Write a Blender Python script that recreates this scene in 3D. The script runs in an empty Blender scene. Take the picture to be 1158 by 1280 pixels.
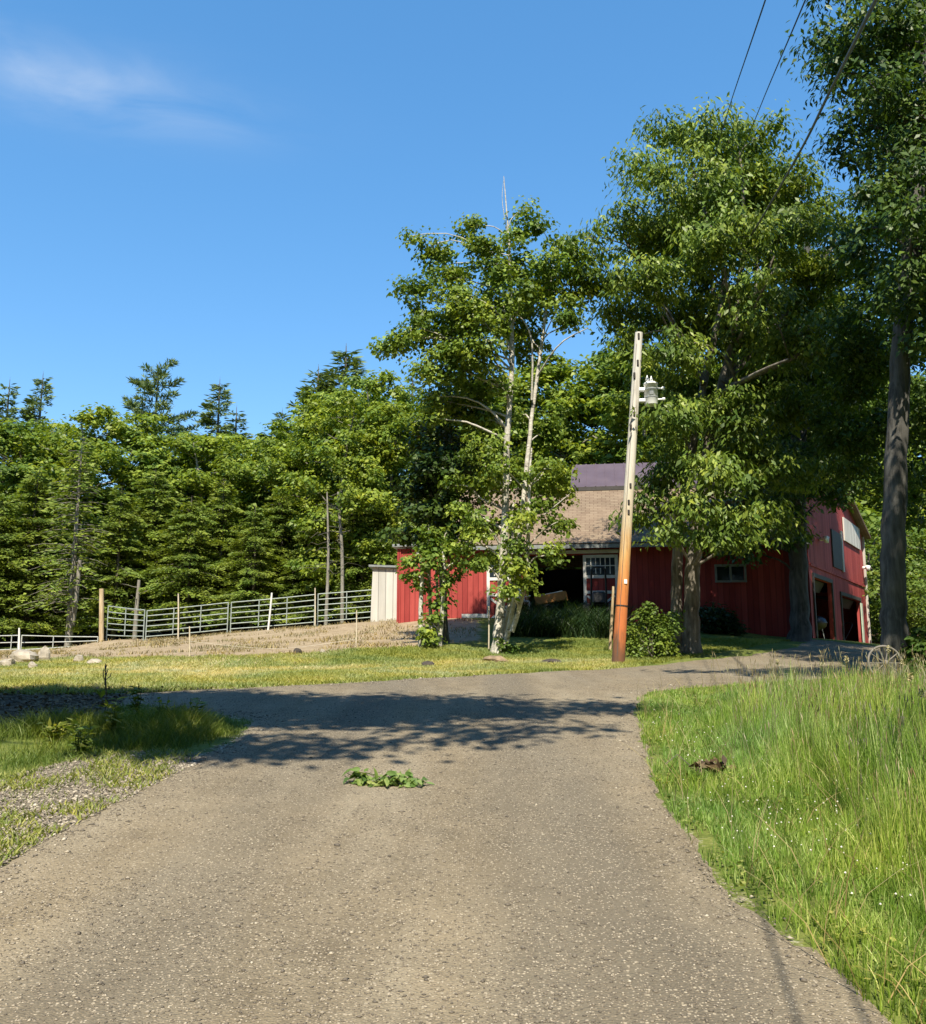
import bpy, math, random
import numpy as np
from mathutils import Vector, Matrix

R = math.radians
rng = np.random.default_rng(7)
random.seed(7)
sc = bpy.context.scene
COL = sc.collection

# ------------------------------------------------------------------ camera model (photo pixels 1158 x 1280)
F = 1115.0
PITCH = R(9.0)
CS, SN = math.cos(PITCH), math.sin(PITCH)
EYE = 1.6


def ray(u, v):
    vx, vy = (u - 579.0) / F, (640.0 - v) / F
    y = CS - vy * SN
    return vx / y, (SN + vy * CS) / y          # x and z per metre of y


def P(u, v, Y):
    a, b = ray(u, v)
    return np.array([a * Y, Y, EYE + b * Y])


def U2X(u, v, Y):
    return ray(u, v)[0] * Y


# ------------------------------------------------------------------ terrain
K = 0.0677


def base_h(y):
    y = np.asarray(y, float)
    return np.where(y < 30, K * y, K * 30 + 1.2 * (1 - np.exp(-(y - 30) * K / 1.2)))


_ctl = []


def ctl(u, v, Y, raw=None):
    p = P(u, v, Y)
    _ctl.append((p[0], Y, (p[2] if raw is None else raw) - float(base_h(Y))))


for xx in (-40, -20, -8, -3, 0, 3, 8, 20, 40):
    for yy in (-30, -10, 0, 6, 12, 17):
        _ctl.append((xx, yy, 0.0))
for u, v, Y in [(60, 836, 21), (300, 835, 21), (500, 828, 22), (700, 832, 21), (622, 816, 24.5), (540, 806, 25.5), (445, 809, 25.5),
                (237, 822, 22.5), (130, 802, 39), (185, 801, 38.5), (285, 792, 38), (395, 783, 38), (505, 773.5, 37.5), (560, 771, 34),
                (610, 771, 33.4), (700, 774, 33), (800, 777, 33), (900, 785, 32), (975, 797, 31), (1015, 798, 31), (1084, 807, 42),
                (700, 800, 28.5), (640, 800, 28.5), (770, 800, 28.5), (850, 812, 25.5), (930, 800, 29), (-60, 816, 39.5), (40, 816, 39.5), (10, 819, 34), (80, 818, 34),
                (95, 814, 39.5), (30, 818, 26), (110, 818, 27), (1060, 808, 33), (1118, 845, 17.5), (1158, 815, 33), (300, 806, 30),
                (400, 800, 31), (200, 808, 30), (-150, 820, 30)]:
    ctl(u, v, Y)
for xx in (-60, -30, -10, 10, 30, 60):
    _ctl.append((xx, 60, 0.0))
    _ctl.append((xx, 100, 0.0))
_ctl = np.array(_ctl)
_c2 = 1.5


def _phi(d2):
    return -np.sqrt(d2 + _c2 * _c2)


_d2 = ((_ctl[:, None, :2] - _ctl[None, :, :2]) ** 2).sum(-1)
_w = np.linalg.solve(_phi(_d2) - np.eye(len(_ctl)) * 0.02, _ctl[:, 2])


def gh(x, y):
    x = np.asarray(x, float)
    y = np.asarray(y, float)
    shp = np.broadcast(x, y).shape
    xf = np.broadcast_to(x, shp).ravel()
    yf = np.broadcast_to(y, shp).ravel()
    out = np.empty(len(xf))
    for i in range(0, len(xf), 20000):
        dx = xf[i:i + 20000, None] - _ctl[None, :, 0]
        dy = yf[i:i + 20000, None] - _ctl[None, :, 1]
        r = _phi(dx * dx + dy * dy) @ _w
        fade = np.clip(1 - (np.hypot(xf[i:i + 20000], yf[i:i + 20000] - 25) - 60) / 40, 0, 1)
        out[i:i + 20000] = base_h(yf[i:i + 20000]) + r * fade
    # small lumps of real ground
    out = out + 0.02 * np.sin(xf * 1.7 + 1.3 * np.sin(yf * 1.1)) * np.sin(yf * 1.9 + xf * .6) * np.clip((yf - 14) / 6, 0.15, 1)
    return out.reshape(shp) if shp else float(out[0])


def G(u, v):
    """the ground point seen at a photo pixel"""
    a, b = ray(u, v)
    lo = 1.5
    Y = lo
    prev = EYE + b * lo - gh(a * lo, lo)
    while Y < 80:
        Yn = Y * 1.02
        d = EYE + b * Yn - gh(a * Yn, Yn)
        if d <= 0:
            t = prev / (prev - d)
            Y = Y + (Yn - Y) * t
            break
        prev, Y = d, Yn
    return np.array([a * Y, Y, gh(a * Y, Y)])


def poly_sd(poly, x, y):
    """signed distance to a polygon, positive inside"""
    poly = np.asarray(poly, float)
    n = len(poly)
    d = np.full(x.shape, 1e18)
    ins = np.zeros(x.shape, bool)
    for i in range(n):
        a, b = poly[i], poly[(i + 1) % n]
        e = b - a
        t = np.clip(((x - a[0]) * e[0] + (y - a[1]) * e[1]) / (e @ e + 1e-12), 0, 1)
        d = np.minimum(d, (x - a[0] - t * e[0]) ** 2 + (y - a[1] - t * e[1]) ** 2)
        c = ((a[1] > y) != (b[1] > y)) & (x < (b[0] - a[0]) * (y - a[1]) / (b[1] - a[1] + 1e-12) + a[0])
        ins ^= c
    d = np.sqrt(d)
    return np.where(ins, d, -d)


def sstep(a, b, x):
    t = np.clip((x - a) / (b - a), 0, 1)
    return t * t * (3 - 2 * t)


def vnoise(x, y, s, seed=0):
    """smooth value noise"""
    r = np.random.default_rng(seed).random((64, 64))
    fx, fy = np.asarray(x) / s, np.asarray(y) / s
    ix, iy = np.floor(fx).astype(int), np.floor(fy).astype(int)
    tx, ty = fx - ix, fy - iy
    tx, ty = tx * tx * (3 - 2 * tx), ty * ty * (3 - 2 * ty)
    g = lambda i, j: r[i % 64, j % 64]
    return (g(ix, iy) * (1 - tx) + g(ix + 1, iy) * tx) * (1 - ty) + (g(ix, iy + 1) * (1 - tx) + g(ix + 1, iy + 1) * tx) * ty


# ------------------------------------------------------------------ objects and meshes
def tag(o, label=None, cat=None, group=None, kind=None):
    if label: o['label'] = label
    if cat: o['category'] = cat
    if group: o['group'] = group
    if kind: o['kind'] = kind
    return o


def link(name, me, parent=None, loc=None):
    o = bpy.data.objects.new(name, me)
    COL.objects.link(o)
    if parent is not None:
        o.parent = parent
    if loc is not None:
        o.location = loc
    return o


def empty(name, loc, label, cat, group=None, rz=0.0):
    o = link(name, None, None, Vector([float(c) for c in loc]))
    o.rotation_euler = (0, 0, rz)
    return tag(o, label, cat, group)


class MB:
    """collects shapes and links them as ONE mesh object"""
    def __init__(s):
        s.v, s.f, s.n, s.att, s.fm = [], [], 0, [], []

    def add(s, v, f, att=None, m=0):
        v = np.asarray(v, float).reshape(-1, 3)
        s.v.append(v)
        f = np.asarray(f, int)
        s.f.append(f + s.n)
        s.fm.append(np.full(len(f), m))
        s.att.append(np.zeros(len(v)) if att is None else np.asarray(att, float))
        s.n += len(v)
        return s

    def box(s, c, d, rz=0.0, rx=0.0, ry=0.0, bev=0.0, m=0):
        x, y, z = np.array(d) / 2.0
        if bev <= 0:
            v = np.array([[i * x, j * y, k * z] for k in (-1, 1) for j in (-1, 1) for i in (-1, 1)])
            f = [[0, 2, 3, 1], [4, 5, 7, 6], [0, 1, 5, 4], [2, 6, 7, 3], [0, 4, 6, 2], [1, 3, 7, 5]]
        else:
            b = min(bev, x * .9, y * .9, z * .9)
            loop = lambda ax, ay, zz: [[-ax, -ay + b * 0, zz], [ax, -ay, zz], [ax, ay, zz], [-ax, ay, zz]]
            v = []
            def oct_(ax, ay, bb, zz):
                return [[-ax + bb, -ay, zz], [ax - bb, -ay, zz], [ax, -ay + bb, zz], [ax, ay - bb, zz],
                        [ax - bb, ay, zz], [-ax + bb, ay, zz], [-ax, ay - bb, zz], [-ax, -ay + bb, zz]]
            v = oct_(x - b, y - b, b * .4, -z) + oct_(x, y, b, -z + b) + oct_(x, y, b, z - b) + oct_(x - b, y - b, b * .4, z)
            v = np.array(v)
            quads = []
            for r_ in range(3):
                for i in range(8):
                    j = (i + 1) % 8
                    quads.append([r_ * 8 + i, r_ * 8 + j, r_ * 8 + 8 + j, r_ * 8 + 8 + i])
            o = 24
            quads += [[o + 0, o + 1, o + 2, o + 7], [o + 7, o + 2, o + 3, o + 6], [o + 6, o + 3, o + 4, o + 5]]
            quads += [[7, 2, 1, 0], [6, 3, 2, 7], [5, 4, 3, 6]]
            f = quads
        Mx = np.array(Matrix.Rotation(rz, 3, 'Z') @ Matrix.Rotation(ry, 3, 'Y') @ Matrix.Rotation(rx, 3, 'X'))
        return s.add(np.asarray(v) @ Mx.T + np.array(c), f, m=m)

    def tube(s, pts, rad, n=8, cap=True, att=0.0, m=0):
        pts = np.asarray(pts, float)
        k = len(pts)
        rad = np.broadcast_to(np.asarray(rad, float), (k,))
        t = np.gradient(pts, axis=0)
        t /= np.linalg.norm(t, axis=1, keepdims=True) + 1e-12
        mean = pts[-1] - pts[0]
        ref = np.array([0.0, 0.0, 1.0]) if abs(mean[2]) < 0.8 * np.linalg.norm(mean) else np.array([0.0, 1.0, 0.0])
        a = np.cross(t, ref)
        a /= np.linalg.norm(a, axis=1, keepdims=True) + 1e-9
        b = np.cross(t, a)
        ang = np.arange(n) * 2 * math.pi / n
        ring = pts[:, None, :] + rad[:, None, None] * (np.cos(ang)[None, :, None] * a[:, None, :] + np.sin(ang)[None, :, None] * b[:, None, :])
        v = ring.reshape(-1, 3)
        i = np.arange(k - 1)[:, None] * n
        j = np.arange(n)[None, :]
        j2 = (j + 1) % n
        f = np.stack([i + j, i + j2, i + n + j2, i + n + j], -1).reshape(-1, 4)
        s.add(v, f, np.full(len(v), att), m)
        if cap:
            for e, base in ((0, 0), (k - 1, (k - 1) * n)):
                c = pts[e]
                vv = np.vstack([v[base:base + n], c])
                ff = [[q, (q + 1) % n, n, n] for q in range(n)]
                s.add(vv, [[q[0], q[1], q[2], q[2]] for q in ff], m=m)
        return s

    def lathe(s, prof, c, n=16, axis='Z', m=0):
        prof = np.asarray(prof, float)
        ang = np.arange(n) * 2 * math.pi / n
        v = np.stack([prof[:, 0, None] * np.cos(ang), prof[:, 0, None] * np.sin(ang), np.repeat(prof[:, 1, None], n, 1)], -1).reshape(-1, 3)
        if axis == 'X': v = v[:, [2, 0, 1]]
        if axis == 'Y': v = v[:, [1, 2, 0]]
        k = len(prof)
        i = np.arange(k - 1)[:, None] * n
        j = np.arange(n)[None, :]
        j2 = (j + 1) % n
        f = np.stack([i + j, i + j2, i + n + j2, i + n + j], -1).reshape(-1, 4)
        return s.add(v + np.array(c), f, m=m)

    def prism(s, poly, ext, m=0):
        """polygon (3-D points) pushed along ext"""
        a = np.asarray(poly, float)
        b = a + np.asarray(ext, float)
        n = len(a)
        s.polys = getattr(s, 'polys', [])
        base = s.n
        s.v.append(np.vstack([a, b]))
        s.att.append(np.zeros(2 * n))
        s.n += 2 * n
        s.polys.append(([base + i for i in range(n)][::-1], m))
        s.polys.append(([base + n + i for i in range(n)], m))
        for i in range(n):
            j = (i + 1) % n
            s.polys.append(([base + i, base + j, base + n + j, base + n + i], m))
        return s

    def build(s, name, mat, parent=None, smooth=False, loc=None):
        me = bpy.data.meshes.new(name)
        V = np.vstack(s.v)
        if loc is not None:
            V = V - np.asarray(loc, float)
        faces = np.vstack(s.f) if s.f else np.zeros((0, 4), int)
        fm = np.concatenate(s.fm) if s.fm else np.zeros(0, int)
        if getattr(s, 'polys', None) or len(faces) < 4000:
            fl = []
            mi = []
            for q, mm in zip(faces.tolist(), fm.tolist()):
                u = []
                for i in q:
                    if i not in u: u.append(i)
                if len(u) > 2:
                    fl.append(u)
                    mi.append(mm)
            for q, mm in getattr(s, 'polys', []):
                fl.append(q)
                mi.append(mm)
            me.from_pydata(V.tolist(), [], fl)
            me.polygons.foreach_set('material_index', mi)
        else:
            fast_mesh(me, V, faces)
            me.polygons.foreach_set('material_index', fm.astype(np.int32))
        a = me.attributes.new('tint', 'FLOAT', 'POINT')
        a.data.foreach_set('value', np.concatenate(s.att).astype(np.float32))
        for m_ in (mat if isinstance(mat, (list, tuple)) else [mat]):
            me.materials.append(m_)
        me.polygons.foreach_set('use_smooth', [smooth] * len(me.polygons))
        me.update()
        return link(name, me, parent, loc if parent is None else None)


def fast_mesh(me, V, faces):
    """quads; a repeated last index means a triangle"""
    faces = np.asarray(faces, np.int64)
    tri = faces[:, 2] == faces[:, 3]
    ln = np.where(tri, 3, 4)
    start = np.concatenate([[0], np.cumsum(ln)[:-1]])
    keep = np.ones(faces.shape, bool)
    keep[tri, 3] = False
    loops = faces[keep]
    me.vertices.add(len(V))
    me.vertices.foreach_set('co', np.asarray(V, np.float32).ravel())
    me.loops.add(len(loops))
    me.loops.foreach_set('vertex_index', loops.astype(np.int32))
    me.polygons.add(len(faces))
    me.polygons.foreach_set('loop_start', start.astype(np.int32))
    me.update(calc_edges=True)


def quads_obj(name, V, mat, parent=None, tint=None, per=4, faces=None, smooth=False):
    """V (N,per,3) separate leaves / blades"""
    me = bpy.data.meshes.new(name)
    N = V.shape[0]
    if faces is None:
        faces = np.arange(N * 4).reshape(N, 4)
    else:
        faces = (np.asarray(faces)[None, :, :] + (np.arange(N) * per)[:, None, None]).reshape(-1, 4)
    fast_mesh(me, V.reshape(-1, 3), faces)
    a = me.attributes.new('tint', 'FLOAT', 'POINT')
    t = np.zeros(N) if tint is None else tint
    a.data.foreach_set('value', (t if np.ndim(t) == 2 else np.repeat(t, per)).astype(np.float32).ravel())
    me.materials.append(mat)
    if smooth:
        me.polygons.foreach_set('use_smooth', [True] * len(me.polygons))
    me.update()
    return link(name, me, parent)


# ------------------------------------------------------------------ materials
def mat(name):
    m = bpy.data.materials.new(name)
    m.use_nodes = True
    nt = m.node_tree
    return m, nt, nt.nodes['Principled BSDF'], nt.nodes['Material Output']


def N(nt, t, **kw):
    n = nt.nodes.new(t)
    for k, v in kw.items():
        if k in n.inputs: n.inputs[k].default_value = v
        else: setattr(n, k, v)
    return n


def L(nt, a, b): nt.links.new(a, b)


def ramp(nt, fac, stops, interp='LINEAR'):
    r = nt.nodes.new('ShaderNodeValToRGB')
    r.color_ramp.interpolation = interp
    e = r.color_ramp.elements
    while len(e) < len(stops): e.new(0.5)
    for q, (p, c) in zip(e, stops):
        q.position = p
        q.color = (c[0], c[1], c[2], 1) if len(c) == 3 else c
    L(nt, fac, r.inputs[0])
    return r.outputs[0]


def mixc(nt, fac, a, b, mode='MIX'):
    m = nt.nodes.new('ShaderNodeMix')
    m.data_type = 'RGBA'
    m.blend_type = mode
    for s, x in ((m.inputs[0], fac), (m.inputs[6], a), (m.inputs[7], b)):
        if hasattr(x, 'is_output'): L(nt, x, s)
        elif isinstance(x, (tuple, list)): s.default_value = (x[0], x[1], x[2], 1)
        else: s.default_value = x
    return m.outputs[2]


def math_(nt, op, a, b=0.0, clamp=False):
    m = nt.nodes.new('ShaderNodeMath')
    m.operation = op
    m.use_clamp = clamp
    for s, x in ((m.inputs[0], a), (m.inputs[1], b)):
        if hasattr(x, 'is_output'): L(nt, x, s)
        else: s.default_value = x
    return m.outputs[0]


def noise(nt, vec, scale, detail=4, rough=.55, dist=0.0):
    n = N(nt, 'ShaderNodeTexNoise')
    n.inputs['Scale'].default_value = scale
    n.inputs['Detail'].default_value = detail
    n.inputs['Roughness'].default_value = rough
    n.inputs['Distortion'].default_value = dist
    if vec is not None: L(nt, vec, n.inputs['Vector'])
    return n.outputs['Fac']


def pos(nt): return N(nt, 'ShaderNodeNewGeometry').outputs['Position']
def objco(nt): return N(nt, 'ShaderNodeTexCoord').outputs['Object']


def scaled(nt, vec, s):
    m = N(nt, 'ShaderNodeMapping')
    m.inputs['Scale'].default_value = s
    L(nt, vec, m.inputs['Vector'])
    return m.outputs[0]


def bump(nt, bs, h, strength, dist):
    b = N(nt, 'ShaderNodeBump')
    b.inputs['Strength'].default_value = strength
    b.inputs['Distance'].default_value = dist
    L(nt, h, b.inputs['Height'])
    L(nt, b.outputs[0], bs.inputs['Normal'])


def foliage(name, dark, mid, light, trans=0.35, rough=.45, tval=(0., .55, 1.)):
    m, nt, bs, out = mat(name)
    at = N(nt, 'ShaderNodeAttribute', attribute_name='tint')
    c = ramp(nt, at.outputs['Fac'], [(tval[0], dark), (tval[1], mid), (tval[2], light)])
    nz = noise(nt, pos(nt), .9, 3, .6)
    warm = mixc(nt, 1.0, c, (1.18, 1.07, .82), 'MULTIPLY')
    cool = mixc(nt, 1.0, c, (.78, .90, 1.0), 'MULTIPLY')
    c = mixc(nt, ramp(nt, nz, [(.34, (0, 0, 0)), (.66, (1, 1, 1))]), cool, warm)
    L(nt, c, bs.inputs['Base Color'])
    bs.inputs['Roughness'].default_value = rough
    bs.inputs['Specular IOR Level'].default_value = 0.35
    tr = N(nt, 'ShaderNodeBsdfTranslucent')
    tc = mixc(nt, 1.0, c, (1.25, 1.2, 0.45), 'MULTIPLY')
    L(nt, tc, tr.inputs['Color'])
    mx = N(nt, 'ShaderNodeMixShader')
    mx.inputs[0].default_value = trans
    L(nt, bs.outputs[0], mx.inputs[1])
    L(nt, tr.outputs[0], mx.inputs[2])
    L(nt, mx.outputs[0], out.inputs['Surface'])
    return m


def plain(name, col, rough=.6, metal=0.0, var=.12, scale=6.0, bmp=0.0, spec=.5):
    m, nt, bs, out = mat(name)
    p = objco(nt)
    n = noise(nt, p, scale, 5)
    lo = tuple(c * (1 - var * 2) for c in col)
    hi = tuple(min(1, c * (1 + var * 2)) for c in col)
    L(nt, ramp(nt, n, [(0.25, lo), (0.75, hi)]), bs.inputs['Base Color'])
    bs.inputs['Roughness'].default_value = rough
    bs.inputs['Metallic'].default_value = metal
    bs.inputs['Specular IOR Level'].default_value = spec
    if bmp: bump(nt, bs, noise(nt, p, scale * 6, 3), bmp, .01)
    return m


M = {}
M['oak'] = foliage('oak_leaf', (0.039, 0.078, 0.014), (0.154, 0.231, 0.035), (0.400, 0.486, 0.094), .34)
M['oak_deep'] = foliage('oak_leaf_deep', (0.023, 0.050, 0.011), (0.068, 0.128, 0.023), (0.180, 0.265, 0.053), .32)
M['aspen'] = foliage('aspen_leaf', (0.053, 0.106, 0.020), (0.196, 0.280, 0.046), (0.445, 0.529, 0.113), .36)
M['maple'] = foliage('maple_leaf', (0.060, 0.110, 0.016), (0.216, 0.292, 0.041), (0.406, 0.477, 0.076), .38)
M['dark_leaf'] = foliage('dark_leaf', (0.022, 0.045, 0.011), (0.050, 0.092, 0.016), (0.118, 0.173, 0.031), .25)  # on the maple by the aspen this dark tone stands for shade
M['hemlock'] = foliage('hemlock_needle', (0.051, 0.083, 0.015), (0.212, 0.282, 0.045), (0.417, 0.520, 0.094), .34, .6)
M['spruce'] = foliage('spruce_needle', (0.059, 0.095, 0.032), (0.146, 0.204, 0.069), (0.246, 0.328, 0.109), .22, .6)
M['drygrey'] = foliage('bare_twig', (.10, .09, .075), (.16, .145, .12), (.24, .22, .19), .05, .8)
M['shrub'] = foliage('shrub_leaf', (0.072, 0.120, 0.022), (0.156, 0.228, 0.041), (0.252, 0.324, 0.066), .35)
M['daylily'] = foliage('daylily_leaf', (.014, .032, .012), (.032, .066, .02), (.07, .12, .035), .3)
M['meadow'] = foliage('meadow_blade', (.085, .16, .022), (.28, .43, .08), (.62, .68, .31), .42, .5)
M['lawn'] = foliage('lawn_blade', (.16, .21, .035), (.33, .36, .11), (.62, .565, .36), .35, .6)
M['weed'] = foliage('weed_blade', (.07, .12, .020), (.19, .25, .045), (.42, .42, .14), .35, .5)
M['straw'] = foliage('straw_blade', (.18, .145, .07), (.30, .245, .125), (.44, .365, .20), .2, .7)
M['seed'] = foliage('seed_head', (.20, .16, .09), (.38, .33, .19), (.62, .58, .42), .2, .7)
M['clover'] = plain('clover_flower', (.72, .70, .62), .7)
M['fallen'] = foliage('fallen_leaf', (.05, .11, .03), (.13, .23, .06), (.28, .36, .14), .3, .6)
M['deadleaf'] = foliage('dead_leaf', (.06, .04, .025), (.14, .09, .055), (.24, .17, .10), .1, .7)


def bark(name, dark, mid, light, scale=(14, 14, 2.5), spots=None):
    m, nt, bs, out = mat(name)
    p = objco(nt)
    n = noise(nt, scaled(nt, p, scale), 1.0, 6, .65, .4)
    n2 = noise(nt, p, 1.3, 3)
    c = ramp(nt, n, [(.32, dark), (.5, mid), (.68, light)])
    c = mixc(nt, ramp(nt, n2, [(.4, (0, 0, 0)), (.65, (1, 1, 1))]), c, mixc(nt, .5, c, light))
    if spots:
        v = noise(nt, scaled(nt, p, (3, 3, 9)), 1.0, 3, .6, .6)
        c = mixc(nt, ramp(nt, v, [(.60, (0, 0, 0)), (.66, (1, 1, 1))]), c, spots)
    L(nt, c, bs.inputs['Base Color'])
    bs.inputs['Roughness'].default_value = .9
    bs.inputs['Specular IOR Level'].default_value = .15
    bump(nt, bs, n, .9, .03)
    return m


M['oak_bark'] = bark('oak_bark', (.045, .04, .033), (.15, .132, .11), (.30, .27, .23), (11, 11, 2.2))
M['grey_bark'] = bark('grey_bark', (.036, .035, .033), (.085, .082, .076), (.155, .15, .138), (13, 13, 2.0))
M['birch_bark'] = bark('birch_bark', (.27, .25, .21), (.46, .43, .37), (.62, .59, .53), (4, 4, 7), (.10, .09, .08))
M['twig_bark'] = bark('twig_bark', (.05, .045, .035), (.12, .105, .085), (.20, .18, .15), (8, 8, 3))
M['pale_bark'] = bark('pale_bark', (.13, .115, .095), (.22, .20, .17), (.32, .30, .26), (8, 8, 3))


def siding(name, a, b, pitch=.2, vert=True):
    """vertical boards: the board joints run along the wall's own X"""
    m, nt, bs, out = mat(name)
    tc = objco(nt)
    sx = N(nt, 'ShaderNodeSeparateXYZ')
    L(nt, tc, sx.inputs[0])
    t = math_(nt, 'DIVIDE', sx.outputs['X' if vert else 'Z'], pitch)
    fr = math_(nt, 'FRACT', t)
    fl = math_(nt, 'FLOOR', t)
    wn = N(nt, 'ShaderNodeTexWhiteNoise', noise_dimensions='1D')
    L(nt, fl, wn.inputs['W'])
    n = noise(nt, scaled(nt, tc, (7, 7, .8) if vert else (.8, .8, 7)), 1.0, 5, .6, .3)
    n2 = noise(nt, tc, .55, 4)
    f = math_(nt, 'ADD', math_(nt, 'MULTIPLY', wn.outputs[0], .45), math_(nt, 'MULTIPLY', n, .55))
    f = math_(nt, 'ADD', f, math_(nt, 'MULTIPLY', math_(nt, 'SUBTRACT', n2, .5), .5))
    c = ramp(nt, f, [(.2, a), (.75, b)])
    groove = ramp(nt, fr, [(0, (0, 0, 0)), (.06, (1, 1, 1)), (.94, (1, 1, 1)), (1, (0, 0, 0))])
    L(nt, mixc(nt, groove, tuple(x * .55 for x in a), c), bs.inputs['Base Color'])
    bs.inputs['Roughness'].default_value = .75
    bs.inputs['Specular IOR Level'].default_value = .25
    h = math_(nt, 'ADD', math_(nt, 'MULTIPLY', groove, 1.0), math_(nt, 'MULTIPLY', n, .25))
    bump(nt, bs, h, .8, .015)
    return m


M['red'] = siding('barn_red_siding', (.25, .032, .030), (.43, .075, .065))
M['red2'] = siding('garage_red_siding', (.25, .034, .034), (.43, .082, .074), .25)
M['white_board'] = siding('weathered_white_boards', (.42, .40, .36), (.72, .70, .65), .18)
M['shed_white'] = siding('shed_white_boards', (.42, .41, .38), (.60, .585, .54), .3)
M['white'] = plain('white_paint', (.72, .71, .67), .55, var=.07)
M['trim'] = plain('dark_trim', (.05, .045, .042), .7)
M['fascia'] = plain('grey_fascia', (.23, .25, .25), .6)
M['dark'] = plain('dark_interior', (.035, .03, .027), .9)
M['glass'] = plain('window_glass', (.02, .03, .04), .05, var=.02)
M['galv'] = plain('galvanised_pipe', (.34, .39, .36), .5, .2, .1)
M['galv2'] = plain('pale_pipe', (.46, .48, .45), .5, .15, .1)
M['metalbox'] = plain('painted_metal', (.86, .87, .86), .5, 0, .03)
M['black'] = plain('black_steel', (.012, .012, .013), .4)
M['rubber'] = plain('black_rubber', (.02, .02, .02), .8)
M['greenpaint'] = plain('tractor_green', (.02, .07, .025), .35)
M['orange'] = plain('weathered_orange_wood', (.42, .19, .05), .7)
M['stake'] = plain('pale_stake', (.55, .48, .36), .8, bmp=.3)
M['post'] = bark('post_wood', (.25, .17, .09), (.44, .33, .20), (.58, .47, .31), (12, 12, 1.5))
M['rock'] = plain('pale_rock', (.36, .32, .26), .9, var=.25, scale=3.5, bmp=.8)
M['rope'] = plain('white_rope', (.62, .56, .46), .8)
M['cable'] = plain('black_cable', (.02, .02, .022), .6)
M['cable_grey'] = plain('grey_cable', (.10, .105, .11), .6)
M['rust'] = plain('rusty_iron', (.045, .038, .034), .75, .3, .3)
M['jamb'] = plain('jamb_paint', (.50, .58, .46), .6)
M['wheel_iron'] = plain('grey_wheel_iron', (.19, .175, .155), .7, .2, .25)
M['concrete'] = plain('concrete', (.40, .38, .34), .9, bmp=.4)


def _pole():
    m, nt, bs, out = mat('utility_pole_wood')
    p = objco(nt)
    sx = N(nt, 'ShaderNodeSeparateXYZ')
    L(nt, p, sx.inputs[0])
    n = noise(nt, scaled(nt, p, (16, 16, .9)), 1.0, 6, .65, .5)
    n2 = noise(nt, scaled(nt, p, (5, 5, 1.2)), 1.0, 3)
    z = math_(nt, 'ADD', sx.outputs['Z'], math_(nt, 'MULTIPLY', math_(nt, 'SUBTRACT', n2, .5), 1.6))
    z = math_(nt, 'DIVIDE', z, 7.6)
    c = ramp(nt, z, [(0, (.12, .065, .04)), (.055, (.18, .075, .035)), (.10, (.50, .15, .045)), (.24, (.56, .20, .05)), (.34, (.60, .35, .13)),
                     (.45, (.57, .48, .33)), (.60, (.60, .56, .48)), (1, (.62, .59, .53))])
    c = mixc(nt, ramp(nt, n, [(.30, (1, 1, 1)), (.48, (0, 0, 0))]), c, mixc(nt, .6, c, (.10, .055, .03)))
    L(nt, c, bs.inputs['Base Color'])
    bs.inputs['Roughness'].default_value = .85
    bump(nt, bs, n, .6, .015)
    return m


M['pole'] = _pole()


def _shingle():
    m, nt, bs, out = mat('brown_shingles')
    p = objco(nt)
    br = N(nt, 'ShaderNodeTexBrick')
    br.inputs['Scale'].default_value = 1.0
    br.inputs['Brick Width'].default_value = .32
    br.inputs['Row Height'].default_value = .15
    br.inputs['Mortar Size'].default_value = .012
    br.inputs['Color1'].default_value = (.185, .137, .098, 1)
    br.inputs['Color2'].default_value = (.265, .212, .15, 1)
    br.inputs['Mortar'].default_value = (.09, .06, .045, 1)
    L(nt, p, br.inputs['Vector'])
    n = noise(nt, p, 1.1, 5)
    n2 = noise(nt, p, 25, 3)
    c = mixc(nt, ramp(nt, n, [(.35, (0, 0, 0)), (.7, (1, 1, 1))]), br.outputs['Color'], mixc(nt, .5, br.outputs['Color'], (.33, .25, .18)))
    c = mixc(nt, math_(nt, 'MULTIPLY', n2, .4), c, (.16, .11, .08))
    L(nt, c, bs.inputs['Base Color'])
    bs.inputs['Roughness'].default_value = .95
    bs.inputs['Specular IOR Level'].default_value = .1
    bump(nt, bs, br.outputs['Fac'], -.5, .02)
    return m


M['shingle'] = _shingle()


def _metalroof():
    m, nt, bs, out = mat('purple_metal_roof')
    p = objco(nt)
    n = noise(nt, p, .8, 4)
    L(nt, ramp(nt, n, [(.3, (.095, .066, .078)), (.7, (.135, .097, .11))]), bs.inputs['Base Color'])
    bs.inputs['Roughness'].default_value = .5
    bs.inputs['Specular IOR Level'].default_value = .4
    return m


M['metalroof'] = _metalroof()


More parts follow.
